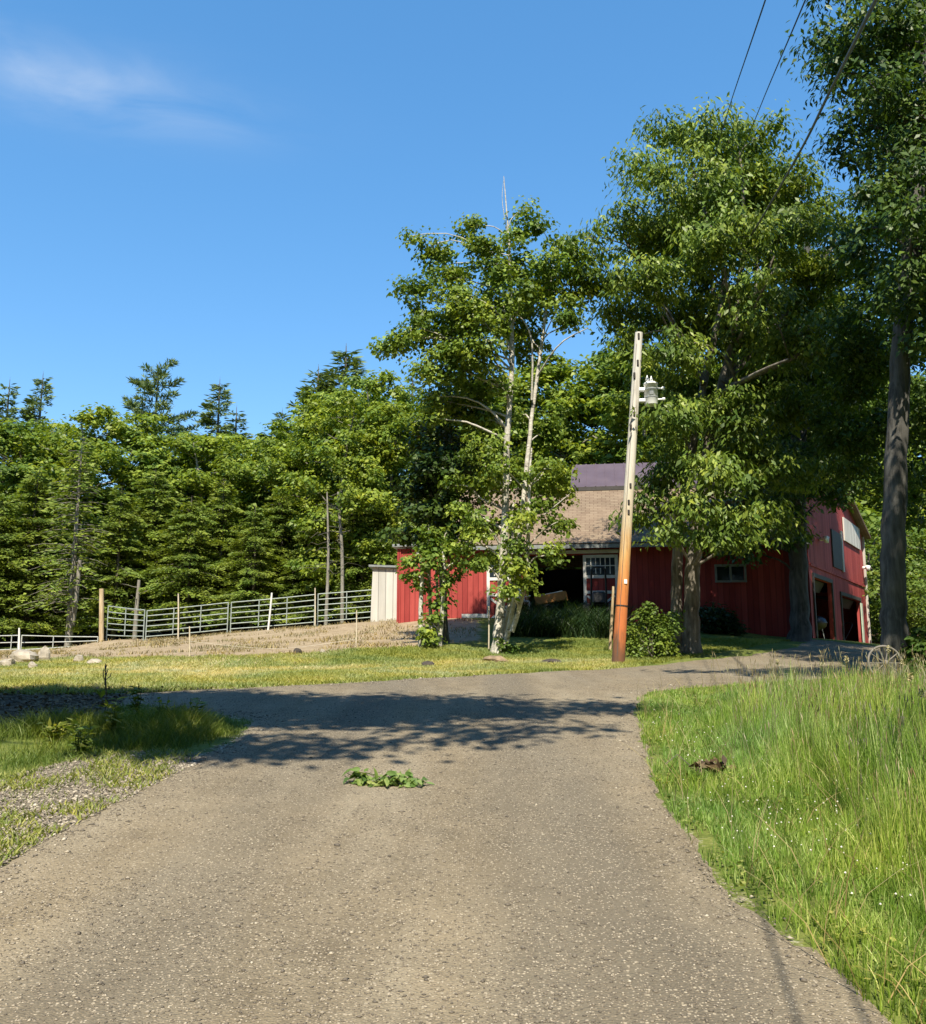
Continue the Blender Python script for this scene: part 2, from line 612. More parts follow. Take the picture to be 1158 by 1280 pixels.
def _ground():
    m, nt, bs, out = mat('ground_soil_and_turf')
    p = pos(nt)
    z1 = N(nt, 'ShaderNodeAttribute', attribute_name='zone')
    sx = N(nt, 'ShaderNodeSeparateColor')
    L(nt, z1.outputs['Color'], sx.inputs[0])
    big = noise(nt, p, .7, 5)
    mid = noise(nt, p, 3.2, 6, .62)
    fine = noise(nt, p, 26, 4, .6)
    micro = noise(nt, p, 120, 3, .6)
    vor = N(nt, 'ShaderNodeTexVoronoi')
    vor.inputs['Scale'].default_value = 26
    L(nt, p, vor.inputs['Vector'])
    # turf: green to straw, by patches
    g = math_(nt, 'ADD', math_(nt, 'MULTIPLY', mid, .6), math_(nt, 'MULTIPLY', fine, .4))
    turf = ramp(nt, g, [(.25, (.05, .075, .018)), (.45, (.11, .15, .03)), (.62, (.22, .235, .065)), (.8, (.36, .31, .13))])
    straw = ramp(nt, g, [(.25, (.28, .225, .095)), (.5, (.46, .39, .21)), (.75, (.60, .52, .31))])
    soil = ramp(nt, math_(nt, 'ADD', math_(nt, 'MULTIPLY', mid, .5), math_(nt, 'MULTIPLY', fine, .5)),
                [(.28, (.17, .115, .075)), (.5, (.35, .272, .175)), (.72, (.52, .42, .285))])
    gcol = ramp(nt, vor.outputs['Color'], [(.1, (.26, .225, .17)), (.5, (.50, .445, .35)), (.9, (.74, .68, .57))])
    gcol = mixc(nt, ramp(nt, vor.outputs['Distance'], [(.35, (0, 0, 0)), (.7, (1, 1, 1))]), gcol, (.13, .105, .075))
    litter = ramp(nt, g, [(.3, (.03, .021, .013)), (.6, (.085, .058, .034)), (.8, (.15, .11, .065))])

    def edge(ch):
        a = math_(nt, 'ADD', ch, math_(nt, 'MULTIPLY', math_(nt, 'SUBTRACT', math_(nt, 'ADD', math_(nt, 'MULTIPLY', mid, .55), math_(nt, 'MULTIPLY', fine, .45)), .5), 1.6))
        return ramp(nt, a, [(.38, (0, 0, 0)), (.62, (1, 1, 1))])
    c = mixc(nt, edge(sx.outputs[0]), turf, straw)
    c = mixc(nt, edge(sx.outputs[1]), c, soil)
    c = mixc(nt, edge(sx.outputs[2]), c, gcol)
    c = mixc(nt, edge(z1.outputs['Alpha']), c, litter)
    c = mixc(nt, math_(nt, 'MULTIPLY', math_(nt, 'SUBTRACT', micro, .3), .35, True), c, (.07, .06, .03))
    L(nt, c, bs.inputs['Base Color'])
    bs.inputs['Roughness'].default_value = .95
    bs.inputs['Specular IOR Level'].default_value = .12
    bump(nt, bs, math_(nt, 'ADD', math_(nt, 'MULTIPLY', fine, .6), math_(nt, 'MULTIPLY', mid, 1.5)), .8, .05)
    return m


def _road():
    m, nt, bs, out = mat('gravel_road')
    p = pos(nt)
    at = N(nt, 'ShaderNodeAttribute', attribute_name='worn')
    big = noise(nt, p, .55, 4)
    mid = noise(nt, p, 2.6, 5, .6)
    fine = noise(nt, p, 45, 4, .65)
    v = N(nt, 'ShaderNodeTexVoronoi')
    v.inputs['Scale'].default_value = 85
    v.inputs['Randomness'].default_value = 1
    L(nt, p, v.inputs['Vector'])
    v2 = N(nt, 'ShaderNodeTexVoronoi')
    v2.inputs['Scale'].default_value = 44
    L(nt, p, v2.inputs['Vector'])
    base = ramp(nt, math_(nt, 'ADD', math_(nt, 'MULTIPLY', fine, .55), math_(nt, 'MULTIPLY', mid, .45)),
                [(.30, (.105, .085, .058)), (.5, (.20, .165, .112)), (.72, (.325, .27, .19))])
    brown = mixc(nt, ramp(nt, math_(nt, 'ADD', math_(nt, 'MULTIPLY', big, .7), math_(nt, 'MULTIPLY', mid, .3)), [(.42, (0, 0, 0)), (.66, (1, 1, 1))]), base,
                 mixc(nt, .5, base, (.265, .208, .132)))
    coarse = noise(nt, scaled(nt, p, (1.6, .35, 1)), 1.0, 4, .6)
    brown = mixc(nt, ramp(nt, coarse, [(.40, (0, 0, 0)), (.68, (1, 1, 1))]), brown, mixc(nt, .45, brown, (.36, .315, .235)))
    grey = mixc(nt, .68, brown, (.135, .12, .095))
    c = mixc(nt, at.outputs['Fac'], brown, grey)
    s = N(nt, 'ShaderNodeSeparateColor')
    L(nt, v.outputs['Color'], s.inputs[0])
    stone = ramp(nt, s.outputs[0], [(0, (.11, .09, .07)), (.45, (.22, .18, .13)), (.75, (.36, .30, .22)), (1, (.52, .45, .35))])
    pick = math_(nt, 'GREATER_THAN', math_(nt, 'SUBTRACT', s.outputs[1], math_(nt, 'MULTIPLY', math_(nt, 'SUBTRACT', mid, .5), .9)), .45)
    disc = ramp(nt, v.outputs['Distance'], [(.32, (1, 1, 1)), (.46, (0, 0, 0))])
    c = mixc(nt, math_(nt, 'MULTIPLY', pick, disc), c, stone)
    s2 = N(nt, 'ShaderNodeSeparateColor')
    L(nt, v2.outputs['Color'], s2.inputs[0])
    pick2 = math_(nt, 'GREATER_THAN', math_(nt, 'ADD', s2.outputs[1], math_(nt, 'MULTIPLY', at.outputs['Fac'], .04)), .88)
    disc2 = ramp(nt, v2.outputs['Distance'], [(.25, (1, 1, 1)), (.36, (0, 0, 0))])
    c = mixc(nt, math_(nt, 'MULTIPLY', pick2, disc2), c, (.42, .36, .27))
    L(nt, c, bs.inputs['Base Color'])
    bs.inputs['Roughness'].default_value = .93
    bs.inputs['Specular IOR Level'].default_value = .15
    h = math_(nt, 'SUBTRACT', math_(nt, 'MULTIPLY', fine, .8), math_(nt, 'MULTIPLY', v.outputs['Distance'], .9))
    bump(nt, bs, h, .7, .010)
    return m


M['ground'] = _ground()
M['road'] = _road()
M['stone'] = None


def _stone():
    m, nt, bs, out = mat('loose_stone')
    at = N(nt, 'ShaderNodeAttribute', attribute_name='tint')
    L(nt, ramp(nt, at.outputs['Fac'], [(0, (.11, .095, .078)), (.5, (.24, .205, .16)), (.85, (.42, .37, .29)), (1, (.62, .57, .48))]), bs.inputs['Base Color'])
    bs.inputs['Roughness'].default_value = .9
    return m


M['stone'] = _stone()

# ------------------------------------------------------------------ ground regions (traced on the ground, then real metres)
def gp(lst): return np.array([G(u, v)[:2] for u, v in lst])


right_edge = gp([(1105, 1280), (1012, 1190), (932, 1125), (872, 1072), (832, 1010), (808, 955), (798, 905), (796, 876)])
island_back = gp([(812, 866), (850, 860), (930, 854), (1040, 848), (1095, 838), (1120, 822), (1115, 810)])
far_edge = gp([(1095, 808), (1012, 799), (1000, 809), (940, 820), (860, 827), (785, 835), (640, 843), (480, 852), (370, 858), (250, 863), (170, 868)])
left_edge = gp([(150, 884), (260, 889), (318, 902), (300, 926), (222, 955), (100, 1022), (0, 1078)])
ROAD = np.vstack([[[1.95, -14], [1.75, -4], [1.6, 2.2]], right_edge, island_back, far_edge, left_edge, [[-2.85, 2.5], [-2.75, -4], [-2.6, -14]]])
LAWN_FAR = np.vstack([far_edge[5:], gp([(-150, 872), (-300, 840), (100, 822), (237, 822), (445, 811), (620, 812), (700, 800), (850, 800), (990, 801)])])
STRAW = gp([(-200, 866), (170, 866), (370, 857), (640, 842), (800, 834), (800, 822), (620, 824), (430, 832), (200, 832), (-200, 832)])
STRAW2 = gp([(-200, 838), (200, 836), (420, 832), (420, 816), (237, 818), (-200, 815)])
BANK = gp([(-250, 824), (100, 826), (237, 825), (445, 813), (530, 808), (600, 800)])
BANK = np.vstack([BANK, [[0.5, 32.5], [-1.5, 36], [-8, 40], [-20, 42], [-30, 40]]])
SHOULDER = gp([(-160, 1010), (0, 975), (110, 945), (215, 938), (260, 950), (100, 1030), (0, 1085), (-160, 1180)])
MULCH = gp([(-300, 862), (150, 862), (380, 861), (330, 880), (160, 884), (120, 908), (0, 912), (-300, 920)])
ISLAND = np.vstack([[[1.6, 2.2]], right_edge, island_back, [[30, 24], [30, 2.2]]])
WEEDS_L = gp([(-200, 915), (0, 912), (110, 904), (150, 882), (260, 888), (318, 902), (300, 926), (222, 950), (110, 985), (0, 1040), (-200, 1110)])


def grid_axis(a, b, fine_a, fine_b, fine, growth=1.18, big=12):
    mid = list(np.arange(fine_a, fine_b, fine))
    up, s, x = [], fine, mid[-1]
    while x < b:
        s = min(s * growth, big)
        x += s
        up.append(x)
    dn, s, x = [], fine, mid[0]
    while x > a:
        s = min(s * growth, big)
        x -= s
        dn.append(x)
    return np.array(dn[::-1] + mid + up)


gx = grid_axis(-420, 420, -14, 18, .25)
gy = grid_axis(-60, 600, -1, 42, .25)
XX, YY = np.meshgrid(gx, gy)
ZZ = gh(XX, YY)
rsd = poly_sd(ROAD, XX, YY)
ZZ = ZZ - 0.045 * sstep(0.05, .45, rsd)
V = np.stack([XX, YY, ZZ], -1).reshape(-1, 3)
ny, nx = XX.shape
i = (np.arange(ny - 1)[:, None] * nx + np.arange(nx - 1)[None, :]).ravel()
faces = np.stack([i, i + 1, i + nx + 1, i + nx], -1)
me = bpy.data.meshes.new('ground')
fast_mesh(me, V, faces)
zr = np.maximum(sstep(-.6, .8, poly_sd(STRAW, XX, YY)), .8 * sstep(-.5, 1, poly_sd(STRAW2, XX, YY)))
zg = np.maximum(sstep(-.7, .7, poly_sd(BANK, XX, YY)), 0)
zb = np.maximum(sstep(-.35, .35, poly_sd(SHOULDER, XX, YY)), .55 * sstep(-.25, .0, rsd) * (YY < 22) * np.where(XX < 0, 1, .75))
mul = sstep(-.4, .4, poly_sd(MULCH, XX, YY))
zg = np.maximum(zg, mul * .8)
za = sstep(0, 4, YY - 42) + sstep(0, 3, YY - 34) * sstep(0, 2, XX - 12)
za = np.clip(np.maximum(za, mul * .58), 0, 1)
ca = me.color_attributes.new('zone', 'FLOAT_COLOR', 'POINT')
ca.data.foreach_set('color', np.stack([zr, zg, zb, za], -1).reshape(-1).astype(np.float32))
me.materials.append(M['ground'])
me.polygons.foreach_set('use_smooth', [True] * len(me.polygons))
tag(link('ground', me), 'rolling grassy ground with dirt bank and leaf litter', 'ground', kind='structure')

# road sheet: the part of a fine grid inside the outline, edge vertices pulled onto a ragged line
rx = np.arange(-9, 22, .12)
ry = np.concatenate([np.arange(-13, 1, .5), np.arange(1, 38, .12)])
RX, RY = np.meshgrid(rx, ry)
sd = poly_sd(ROAD, RX, RY) + .07 + .20 * (vnoise(RX, RY, .5, 3) - .5) + .10 * (vnoise(RX, RY, .17, 4) - .5)
RZ = gh(RX, RY) + 0.012 - .05 * sstep(.10, -.06, sd)
ny, nx = RX.shape
i = (np.arange(ny - 1)[:, None] * nx + np.arange(nx - 1)[None, :]).ravel()
faces = np.stack([i, i + 1, i + nx + 1, i + nx], -1)
sf = sd.ravel()
keep = (sf[faces] > -.12).any(1)
faces = faces[keep]
used = np.unique(faces)
rem = np.full(len(sf), -1)
rem[used] = np.arange(len(used))
V = np.stack([RX, RY, RZ], -1).reshape(-1, 3)[used]
me = bpy.data.meshes.new('road')
fast_mesh(me, V, rem[faces])
cx = -.55 + 0.02 * V[:, 1]
off = np.abs(V[:, 0] - cx)
rd = sd.ravel()[used]
band = np.exp(-((rd - .62) / .22) ** 2) * (V[:, 0] > 0) * sstep(11, 6, V[:, 1])
worn = np.clip(1.0 * band + .75 * sstep(.62, .15, np.abs(off - 1.0)) + .35 * sstep(10, 16, V[:, 1]) + .6 * (vnoise(V[:, 0], V[:, 1] * .35, .7, 8) - .45), 0, 1)
a = me.attributes.new('worn', 'FLOAT', 'POINT')
a.data.foreach_set('value', worn.astype(np.float32))
me.materials.append(M['road'])
me.polygons.foreach_set('use_smooth', [True] * len(me.polygons))
tag(link('road', me), 'worn brown gravel road forking to the barn driveway', 'road', kind='structure')


# ------------------------------------------------------------------ loose stones and grass
def sample_poly(poly, n, r=rng, xr=None):
    poly = np.asarray(poly)
    lo, hi = poly.min(0), poly.max(0)
    if xr is not None:
        lo, hi = np.maximum(lo, xr[0]), np.minimum(hi, xr[1])
    out = np.zeros((0, 2))
    while len(out) < n:
        q = lo + (hi - lo) * r.random((n * 2, 2))
        out = np.vstack([out, q[poly_sd(poly, q[:, 0], q[:, 1]) > 0]])
    return out[:n]


def in_view(xy, pad=60):
    u = 579 + F * xy[:, 0] / (xy[:, 1] * 1.0 + .001)
    return (u > -pad) & (u < 1158 + pad) & (xy[:, 1] > 2.6)


def stones(name, xy, size, label, tlo=0., thi=1.):
    n = len(xy)
    o = np.array([[1, 0, 0], [0, 1, 0], [-1, 0, 0], [0, -1, 0], [0, 0, .7], [0, 0, -.5]], float)
    th = rng.random(n) * 6.28
    s = size * np.exp(rng.normal(0, .35, n))
    c, si = np.cos(th), np.sin(th)
    vv = o[None] * (1 + .35 * (rng.random((n, 6, 1)) - .5)) * np.array([1.25, .85, .75])
    x = vv[..., 0] * c[:, None] - vv[..., 1] * si[:, None]
    y = vv[..., 0] * si[:, None] + vv[..., 1] * c[:, None]
    V = np.stack([x, y, vv[..., 2]], -1) * s[:, None, None]
    z = gh(xy[:, 0], xy[:, 1]) + .012 + s * .15
    V += np.concatenate([xy, z[:, None]], 1)[:, None, :]
    f = [[0, 1, 4, 4], [1, 2, 4, 4], [2, 3, 4, 4], [3, 0, 4, 4], [1, 0, 5, 5], [2, 1, 5, 5], [3, 2, 5, 5], [0, 3, 5, 5]]
    t = tlo + (thi - tlo) * rng.random(n) ** 1.6
    return tag(quads_obj(name, V, M['stone'], None, t, 6, f), label, 'gravel', kind='stuff')


xy = sample_poly(ROAD, 130000, xr=([-7, 2.7], [5, 20]))
d = np.hypot(xy[:, 0], xy[:, 1])
w_ = np.clip(1.1 - d / 17, .06, 1) * 1.3 * (.25 + .9 * vnoise(xy[:, 0], xy[:, 1], .8, 21))
xy = xy[(rng.random(len(xy)) < w_) & in_view(xy)]
stones('loose_gravel', xy, .0052, 'small loose stones lying all over the gravel road', 0, .9)
q = sample_poly(SHOULDER, 20000)
e = sample_poly(ROAD, 24000, xr=([-7, 2.7], [5, 18]))
e = e[(np.abs(poly_sd(ROAD, e[:, 0], e[:, 1])) < .28) & ((e[:, 0] < .3) | (rng.random(len(e)) < .35))]
q = np.vstack([q, e + rng.normal(0, .08, e.shape)])
q = q[in_view(q)]
stones('shoulder_gravel', q, .010, 'pale coarse gravel along the road edges', .1, .95)


def blades(xy, h, w, lean, tint, segs=3, curl=.6, zoff=0.0, root=None):
    """grass blades as tapering bent strips -> V (N, 2*segs+1, 3), faces"""
    n = len(xy)
    th = rng.random(n) * 6.283
    az = rng.random(n) * 6.283
    dx, dy = np.cos(az), np.sin(az)
    wx, wy = np.cos(th), np.sin(th)
    z0 = gh(xy[:, 0], xy[:, 1]) + zoff if root is None else root
    cols = []
    for k in range(segs):
        t = k / segs
        b = lean * (t ** (1 + curl)) * h
        zz = h * t * (1 - .25 * t * np.clip(lean, 0, 1.2))
        ww = w * (1 - .55 * t) * .5
        c = np.stack([xy[:, 0] + dx * b, xy[:, 1] + dy * b, z0 + zz], -1)
        o = np.stack([wx * ww, wy * ww, np.zeros(n)], -1)
        cols += [c - o, c + o]
    b = lean * h
    cols.append(np.stack([xy[:, 0] + dx * b, xy[:, 1] + dy * b, z0 + h * (1 - .25 * np.clip(lean, 0, 1.2))], -1))
    V = np.stack(cols, 1)
    f = [[2 * k, 2 * k + 1, 2 * k + 3, 2 * k + 2] for k in range(segs - 1)]
    f.append([2 * segs - 2, 2 * segs - 1, 2 * segs, 2 * segs])
    return V, f


# --- meadow on the right of the road
xy = sample_poly(ISLAND, 520000, xr=([1.0, 2.3], [11, 19]))
dist = poly_sd(ISLAND, xy[:, 0], xy[:, 1])
road_d = -poly_sd(ROAD, xy[:, 0], xy[:, 1])
dens = np.clip(1.25 - xy[:, 1] / 16, .22, 1)
k = (rng.random(len(xy)) < dens) & in_view(xy, 40)
xy, road_d = xy[k], road_d[k]
patch = vnoise(xy[:, 0], xy[:, 1], 1.1, 31)
patch2 = .6 * vnoise(xy[:, 0], xy[:, 1], .45, 32) + .4 * vnoise(xy[:, 0], xy[:, 1], .16, 33)
hollow_c = G(1105, 945)
hollow = np.exp(-(((xy[:, 0] - hollow_c[0]) / .75) ** 2 + ((xy[:, 1] - hollow_c[1]) / 1.0) ** 2))
tall = sstep(.8, 1.75, road_d + .9 * (patch - .5) - .10 * np.clip(xy[:, 1] - 11, 0, 9))
h = (.05 + .07 * rng.random(len(xy))) * (1 - tall) + tall * (.24 + .58 * rng.random(len(xy)) ** 1.7) * (.45 + .95 * patch2)
h *= (1 - .85 * hollow) * (1 - .085 * np.clip(xy[:, 1] - 9.5, 0, 7))
k = rng.random(len(xy)) > .9 * hollow
k &= rng.random(len(xy)) < np.where(tall > .4, np.clip(2.2 * vnoise(xy[:, 0], xy[:, 1], .20, 37) - .25, .12, 1), 1)
k &= rng.random(len(xy)) < (.7 + .3 * tall) * np.where(road_d < .18, np.clip(1.6 * vnoise(xy[:, 0], xy[:, 1], .22, 35) - .25, .05, 1), 1)
xy, h, tall, patch, patch2 = xy[k], h[k], tall[k], patch[k], patch2[k]
tint = np.clip(-.02 + .72 * rng.random(len(xy)) ** 1.1 + .35 * (patch - .5) + .5 * (patch2 - .5), 0, 1)
tint = np.where(rng.random(len(xy)) < .07, .75 + .25 * rng.random(len(xy)), tint)
wd = (.0028 + .0034 * rng.random(len(xy)) ** 1.5) * (1 + .07 * xy[:, 1])
V, f = blades(xy, h, wd, (.08 + .55 * rng.random(len(xy)) ** 1.8) * (1.25 - .6 * tall), tint)
tint = np.clip(tint[:, None] + np.array([-.05, -.05, .0, .0, .10, .10, .22])[None] * (.4 + .6 * tall[:, None]), 0, 1)   # tips ripen paler
tag(quads_obj('meadow_grass', V, M['meadow'], None, tint, 7, f), 'tall uncut sunlit green meadow grass beside the road', 'grass', kind='stuff')

# seed heads over the tall grass
s = rng.random(len(xy)) < .022 * tall * np.clip(xy[:, 1] / 7, .5, 1.6)
sx = xy[s] + rng.normal(0, .03, (s.sum(), 2))
n = len(sx)
hh = .42 + .30 * rng.random(n)
lean = .05 + .22 * rng.random(n)
az = rng.random(n) * 6.283
z0 = gh(sx[:, 0], sx[:, 1])
pts = [np.stack([sx[:, 0] + np.cos(az) * lean * hh * t ** 1.6, sx[:, 1] + np.sin(az) * lean * hh * t ** 1.6, z0 + hh * t], -1) for t in (0, .5, .88, .94, 1.0)]
rad = [.0013, .0011, .001, .0045, .001]
ringv = []
for p_, r_ in zip(pts, rad):
    for q_ in range(3):
        ringv.append(p_ + r_ * (1 + .04 * sx[:, 1:2]) * np.array([math.cos(q_ * 2.094), math.sin(q_ * 2.094), 0]))
V = np.stack(ringv, 1)
f = [[a_ * 3 + b_, a_ * 3 + (b_ + 1) % 3, a_ * 3 + 3 + (b_ + 1) % 3, a_ * 3 + 3 + b_] for a_ in range(4) for b_ in range(3)]
tag(quads_obj('grass_seed_heads', V, M['seed'], None, rng.random(n), 15, f), 'pale seed heads standing over the tall meadow grass', 'seed heads', kind='stuff')

# dead stalks and low broad leaves mixed through the verge
q = sample_poly(ISLAND, 5200, xr=([1.0, 2.4], [9, 15]))
q = q[in_view(q, 40) & (rng.random(len(q)) < np.clip(1.2 - q[:, 1] / 16, .2, 1))]
t = rng.random(len(q))
V, f = blades(q, .12 + .42 * rng.random(len(q)) ** 1.4, .004 + .003 * rng.random(len(q)), .2 + 1.3 * rng.random(len(q)), t)
tag(quads_obj('dead_grass', V, M['straw'], None, t, 7, f), 'dry dead blades mixed through the green meadow', 'grass', kind='stuff')
q = sample_poly(ISLAND, 30000, xr=([1.0, 2.4], [6, 14]))
rd_ = -poly_sd(ROAD, q[:, 0], q[:, 1])
q = q[in_view(q, 40) & (rd_ < 1.5) & (rd_ > .02) & (vnoise(q[:, 0], q[:, 1], .3, 39) > .52)]
n = len(q)
p_ = np.concatenate([q, (gh(q[:, 0], q[:, 1]) + .02 + .06 * rng.random(n))[:, None]], 1)
ax_ = rng.normal(size=(n, 3)) * [1, 1, .3]
ax_ /= np.linalg.norm(ax_, axis=1, keepdims=True)
sd2 = np.stack([-ax_[:, 1], ax_[:, 0], .35 * rng.normal(size=n)], -1)
l_ = (.018 + .03 * rng.random(n) ** 2)[:, None]
V = np.stack([p_, p_ + ax_ * l_ * .55 + sd2 * l_ * .34, p_ + ax_ * l_, p_ + ax_ * l_ * .55 - sd2 * l_ * .34], 1)
tag(quads_obj('clover_leaves', V, M['weed'], None, rng.random(n)), 'low clover and plantain leaves in the short verge by the road', 'weeds', kind='stuff')

# white clover along the road side of the meadow
q = np.vstack([gp([(960, 1050)]) + rng.normal(0, 1, (150, 2)) * [.55, .9], gp([(850, 930)]) + rng.normal(0, 1, (60, 2)) * [.35, 1.2]])
q = q[(poly_sd(ROAD, q[:, 0], q[:, 1]) < -.12) & (q[:, 1] > 4)]
o = np.array([[1, 0, 0], [0, 1, 0], [-1, 0, 0], [0, -1, 0], [0, 0, .9], [0, 0, -.8]], float) * .0068
V = o[None] * (.7 + .6 * rng.random((len(q), 1, 1))) + np.concatenate([q, (gh(q[:, 0], q[:, 1]) + .09 + .05 * rng.random(len(q)))[:, None]], 1)[:, None]
tag(quads_obj('clover_flowers', V, M['clover'], None, None, 6, [[0, 1, 4, 4], [1, 2, 4, 4], [2, 3, 4, 4], [3, 0, 4, 4], [1, 0, 5, 5], [2, 1, 5, 5], [3, 2, 5, 5], [0, 3, 5, 5]]),
    'small white clover flowers dotted in the short grass verge', 'clover', kind='stuff')

# --- litter on the dark soil at the left
xy = sample_poly(MULCH, 9000, xr=([-12, 10], [0, 17]))
xy = xy[(poly_sd(ROAD, xy[:, 0], xy[:, 1]) < -.05) & in_view(xy, 40)]
n = len(xy)
p_ = np.concatenate([xy, (gh(xy[:, 0], xy[:, 1]) + .008 + .03 * rng.random(n))[:, None]], 1)
ax_ = rng.normal(size=(n, 3)) * [1, 1, .25]
ax_ /= np.linalg.norm(ax_, axis=1, keepdims=True)
sd2 = np.stack([-ax_[:, 1], ax_[:, 0], .3 * rng.normal(size=n)], -1)
l_ = (.03 + .09 * rng.random(n) ** 2)[:, None]
w2 = (.008 + .02 * rng.random(n))[:, None]
V = np.stack([p_, p_ + ax_ * l_ * .5 + sd2 * w2, p_ + ax_ * l_, p_ + ax_ * l_ * .5 - sd2 * w2], 1)
tag(quads_obj('bark_litter', V, M['deadleaf'], None, rng.random(n)), 'brown chips and dead leaves on the dark soil left of the road', 'litter', kind='stuff')
# --- far lawn
xy = sample_poly(LAWN_FAR, 150000, xr=([-22, 14], [16, 33]))
k = in_view(xy, 20) & (poly_sd(ROAD, xy[:, 0], xy[:, 1]) < -.05)
xy = xy[k]
st = np.maximum(sstep(-.6, .8, poly_sd(STRAW, xy[:, 0], xy[:, 1])), .8 * sstep(-.5, 1, poly_sd(STRAW2, xy[:, 0], xy[:, 1])))
pt = vnoise(xy[:, 0], xy[:, 1], 1.6, 41)
tint = np.clip(.12 + .35 * rng.random(len(xy)) + .42 * st + .5 * (pt - .5), 0, 1)
V, f = blades(xy, .04 + .06 * rng.random(len(xy)), .014 + .010 * rng.random(len(xy)), .3 + .9 * rng.random(len(xy)), tint, 2)
tag(quads_obj('lawn_grass', V, M['lawn'], None, tint, 5, f), 'mown yellow green lawn grass in front of the barn', 'grass', kind='stuff')

# --- bank tufts
xy = sample_poly(BANK, 30000)
k = in_view(xy, 20) & (vnoise(xy[:, 0], xy[:, 1], .9, 51) + .25 * rng.random(len(xy)) > .72)
xy = xy[k]
tint = rng.random(len(xy))
V, f = blades(xy, .04 + .12 * rng.random(len(xy)), .02 + .014 * rng.random(len(xy)), .3 + .8 * rng.random(len(xy)), tint, 2)
tag(quads_obj('bank_dry_grass', V, M['straw'], None, tint, 5, f), 'dry straw tufts scattered over the bare dirt bank', 'grass', kind='stuff')

# --- weeds left of the road
xy = sample_poly(WEEDS_L, 70000, xr=([-9, 4], [0, 16]))
dd = poly_sd(WEEDS_L, xy[:, 0], xy[:, 1])
pt = vnoise(xy[:, 0], xy[:, 1], .8, 61)
shd = poly_sd(SHOULDER, xy[:, 0], xy[:, 1])
k = in_view(xy, 40) & (rng.random(len(xy)) > .9 * sstep(-.15, .25, shd)) & (rng.random(len(xy)) < .35 + sstep(0, .5, dd)) & (rng.random(len(xy)) < np.clip(2.2 * pt - .75, .05, 1))
xy, dd, pt = xy[k], dd[k], pt[k]
ridge = np.exp(-((xy[:, 1] - G(190, 915)[1]) / 1.1) ** 2)
h = (.03 + .06 * rng.random(len(xy))) + (.08 + .34 * rng.random(len(xy)) * pt) * sstep(.1, .7, dd) * (.10 + .9 * ridge)
tint = np.clip(.1 + .6 * rng.random(len(xy)) + .3 * (pt - .5), 0, 1)
V, f = blades(xy, h, .0045 + .006 * rng.random(len(xy)), .2 + .8 * rng.random(len(xy)), tint)
tag(quads_obj('verge_weeds', V, M['weed'], None, tint, 7, f), 'rough green weeds on the left verge of the road', 'weeds', kind='stuff')
xy = sample_poly(SHOULDER, 9000)
k = in_view(xy, 40) & (vnoise(xy[:, 0], xy[:, 1], .4, 66) + .3 * rng.random(len(xy)) > .62)
xy = xy[k]
tint = np.clip(.4 + .6 * rng.random(len(xy)), 0, 1)
V, f = blades(xy, .03 + .07 * rng.random(len(xy)), .010 + .006 * rng.random(len(xy)), .4 + .9 * rng.random(len(xy)), tint, 2)
tag(quads_obj('shoulder_weeds', V, M['weed'], None, tint, 5, f), 'thin weeds growing through the pale shoulder gravel', 'weeds', kind='stuff')


# ------------------------------------------------------------------ foliage builders
def norm(a): return a / (np.linalg.norm(a, axis=-1, keepdims=True) + 1e-9)


def leaf_quads(p, axis, nrm, ln, wd, fold=.25):
    axis = norm(axis)
    side = norm(np.cross(axis, nrm))
    up = np.cross(side, axis)
    ln, wd = ln[:, None], wd[:, None]
    return np.stack([p, p + axis * ln * .45 + side * wd * .5 + up * wd * fold, p + axis * ln, p + axis * ln * .45 - side * wd * .5 + up * wd * fold], 1)


def clumps_in(blobs, spacing, r):
    """clump centres filling ellipsoids (c, radii), denser near the skin"""
    out, owner = [], []
    for bi, (c, rad) in enumerate(blobs):
        vol = 4.19 * rad[0] * rad[1] * rad[2]
        n = max(4, int(vol / spacing ** 3))
        d = norm(r.normal(size=(n, 3)))
        q = d * (r.random(n) ** .42)[:, None] * rad
        out.append(q + c)
        owner += [bi] * n
    return np.vstack(out), np.array(owner)


def leaf_cloud(cl, cr, per, ln, wd, r, droop=.4, flat=.5, centre=None, spread=.5):
    n = len(cl)
    cnt = r.integers(int(per * .6), int(per * 1.4), n)
    idx = np.repeat(np.arange(n), cnt)
    scl = (.7 + .6 * r.random(n))[idx]
    off = np.clip(r.normal(size=(len(idx), 3)), -1.9, 1.9) * np.array([1, 1, flat]) * .55
    p = cl[idx] + off * (cr * scl)[:, None]
    horiz = norm(np.concatenate([r.normal(size=(len(idx), 2)), np.zeros((len(idx), 1))], 1) + .6 * off * [1, 1, 0])
    axis = horiz + np.array([0, 0, -1.0]) * (droop * (.4 + 1.2 * r.random(len(idx))))[:, None]
    outw = off / (np.linalg.norm(off, axis=1, keepdims=True) + 1e-6)
    nrm = np.array([0, 0, .8]) + .75 * outw + spread * r.normal(size=(len(idx), 3))
    if centre is not None:
        nrm = nrm + .65 * norm((p - np.asarray(centre)) * [1, 1, .15])
    nrm = norm(nrm)
    l = ln * np.exp(.30 * np.clip(r.normal(size=len(idx)), -2, 1.3))
    w = wd * l / ln * (.75 + .5 * r.random(len(idx)))
    ct = r.random(n) * .5
    tint = np.clip(ct[idx] + .5 * r.random(len(idx)), 0, 1)
    return leaf_quads(p, axis, nrm, l, w), tint


def wob(a, b, k, amp, r):
    """a wobbly path from a to b"""
    a, b = np.asarray(a, float), np.asarray(b, float)
    t = np.linspace(0, 1, k)[:, None]
    p = a + (b - a) * t
    p[1:-1] += r.normal(size=(k - 2, 3)) * amp * np.linalg.norm(b - a)
    return p


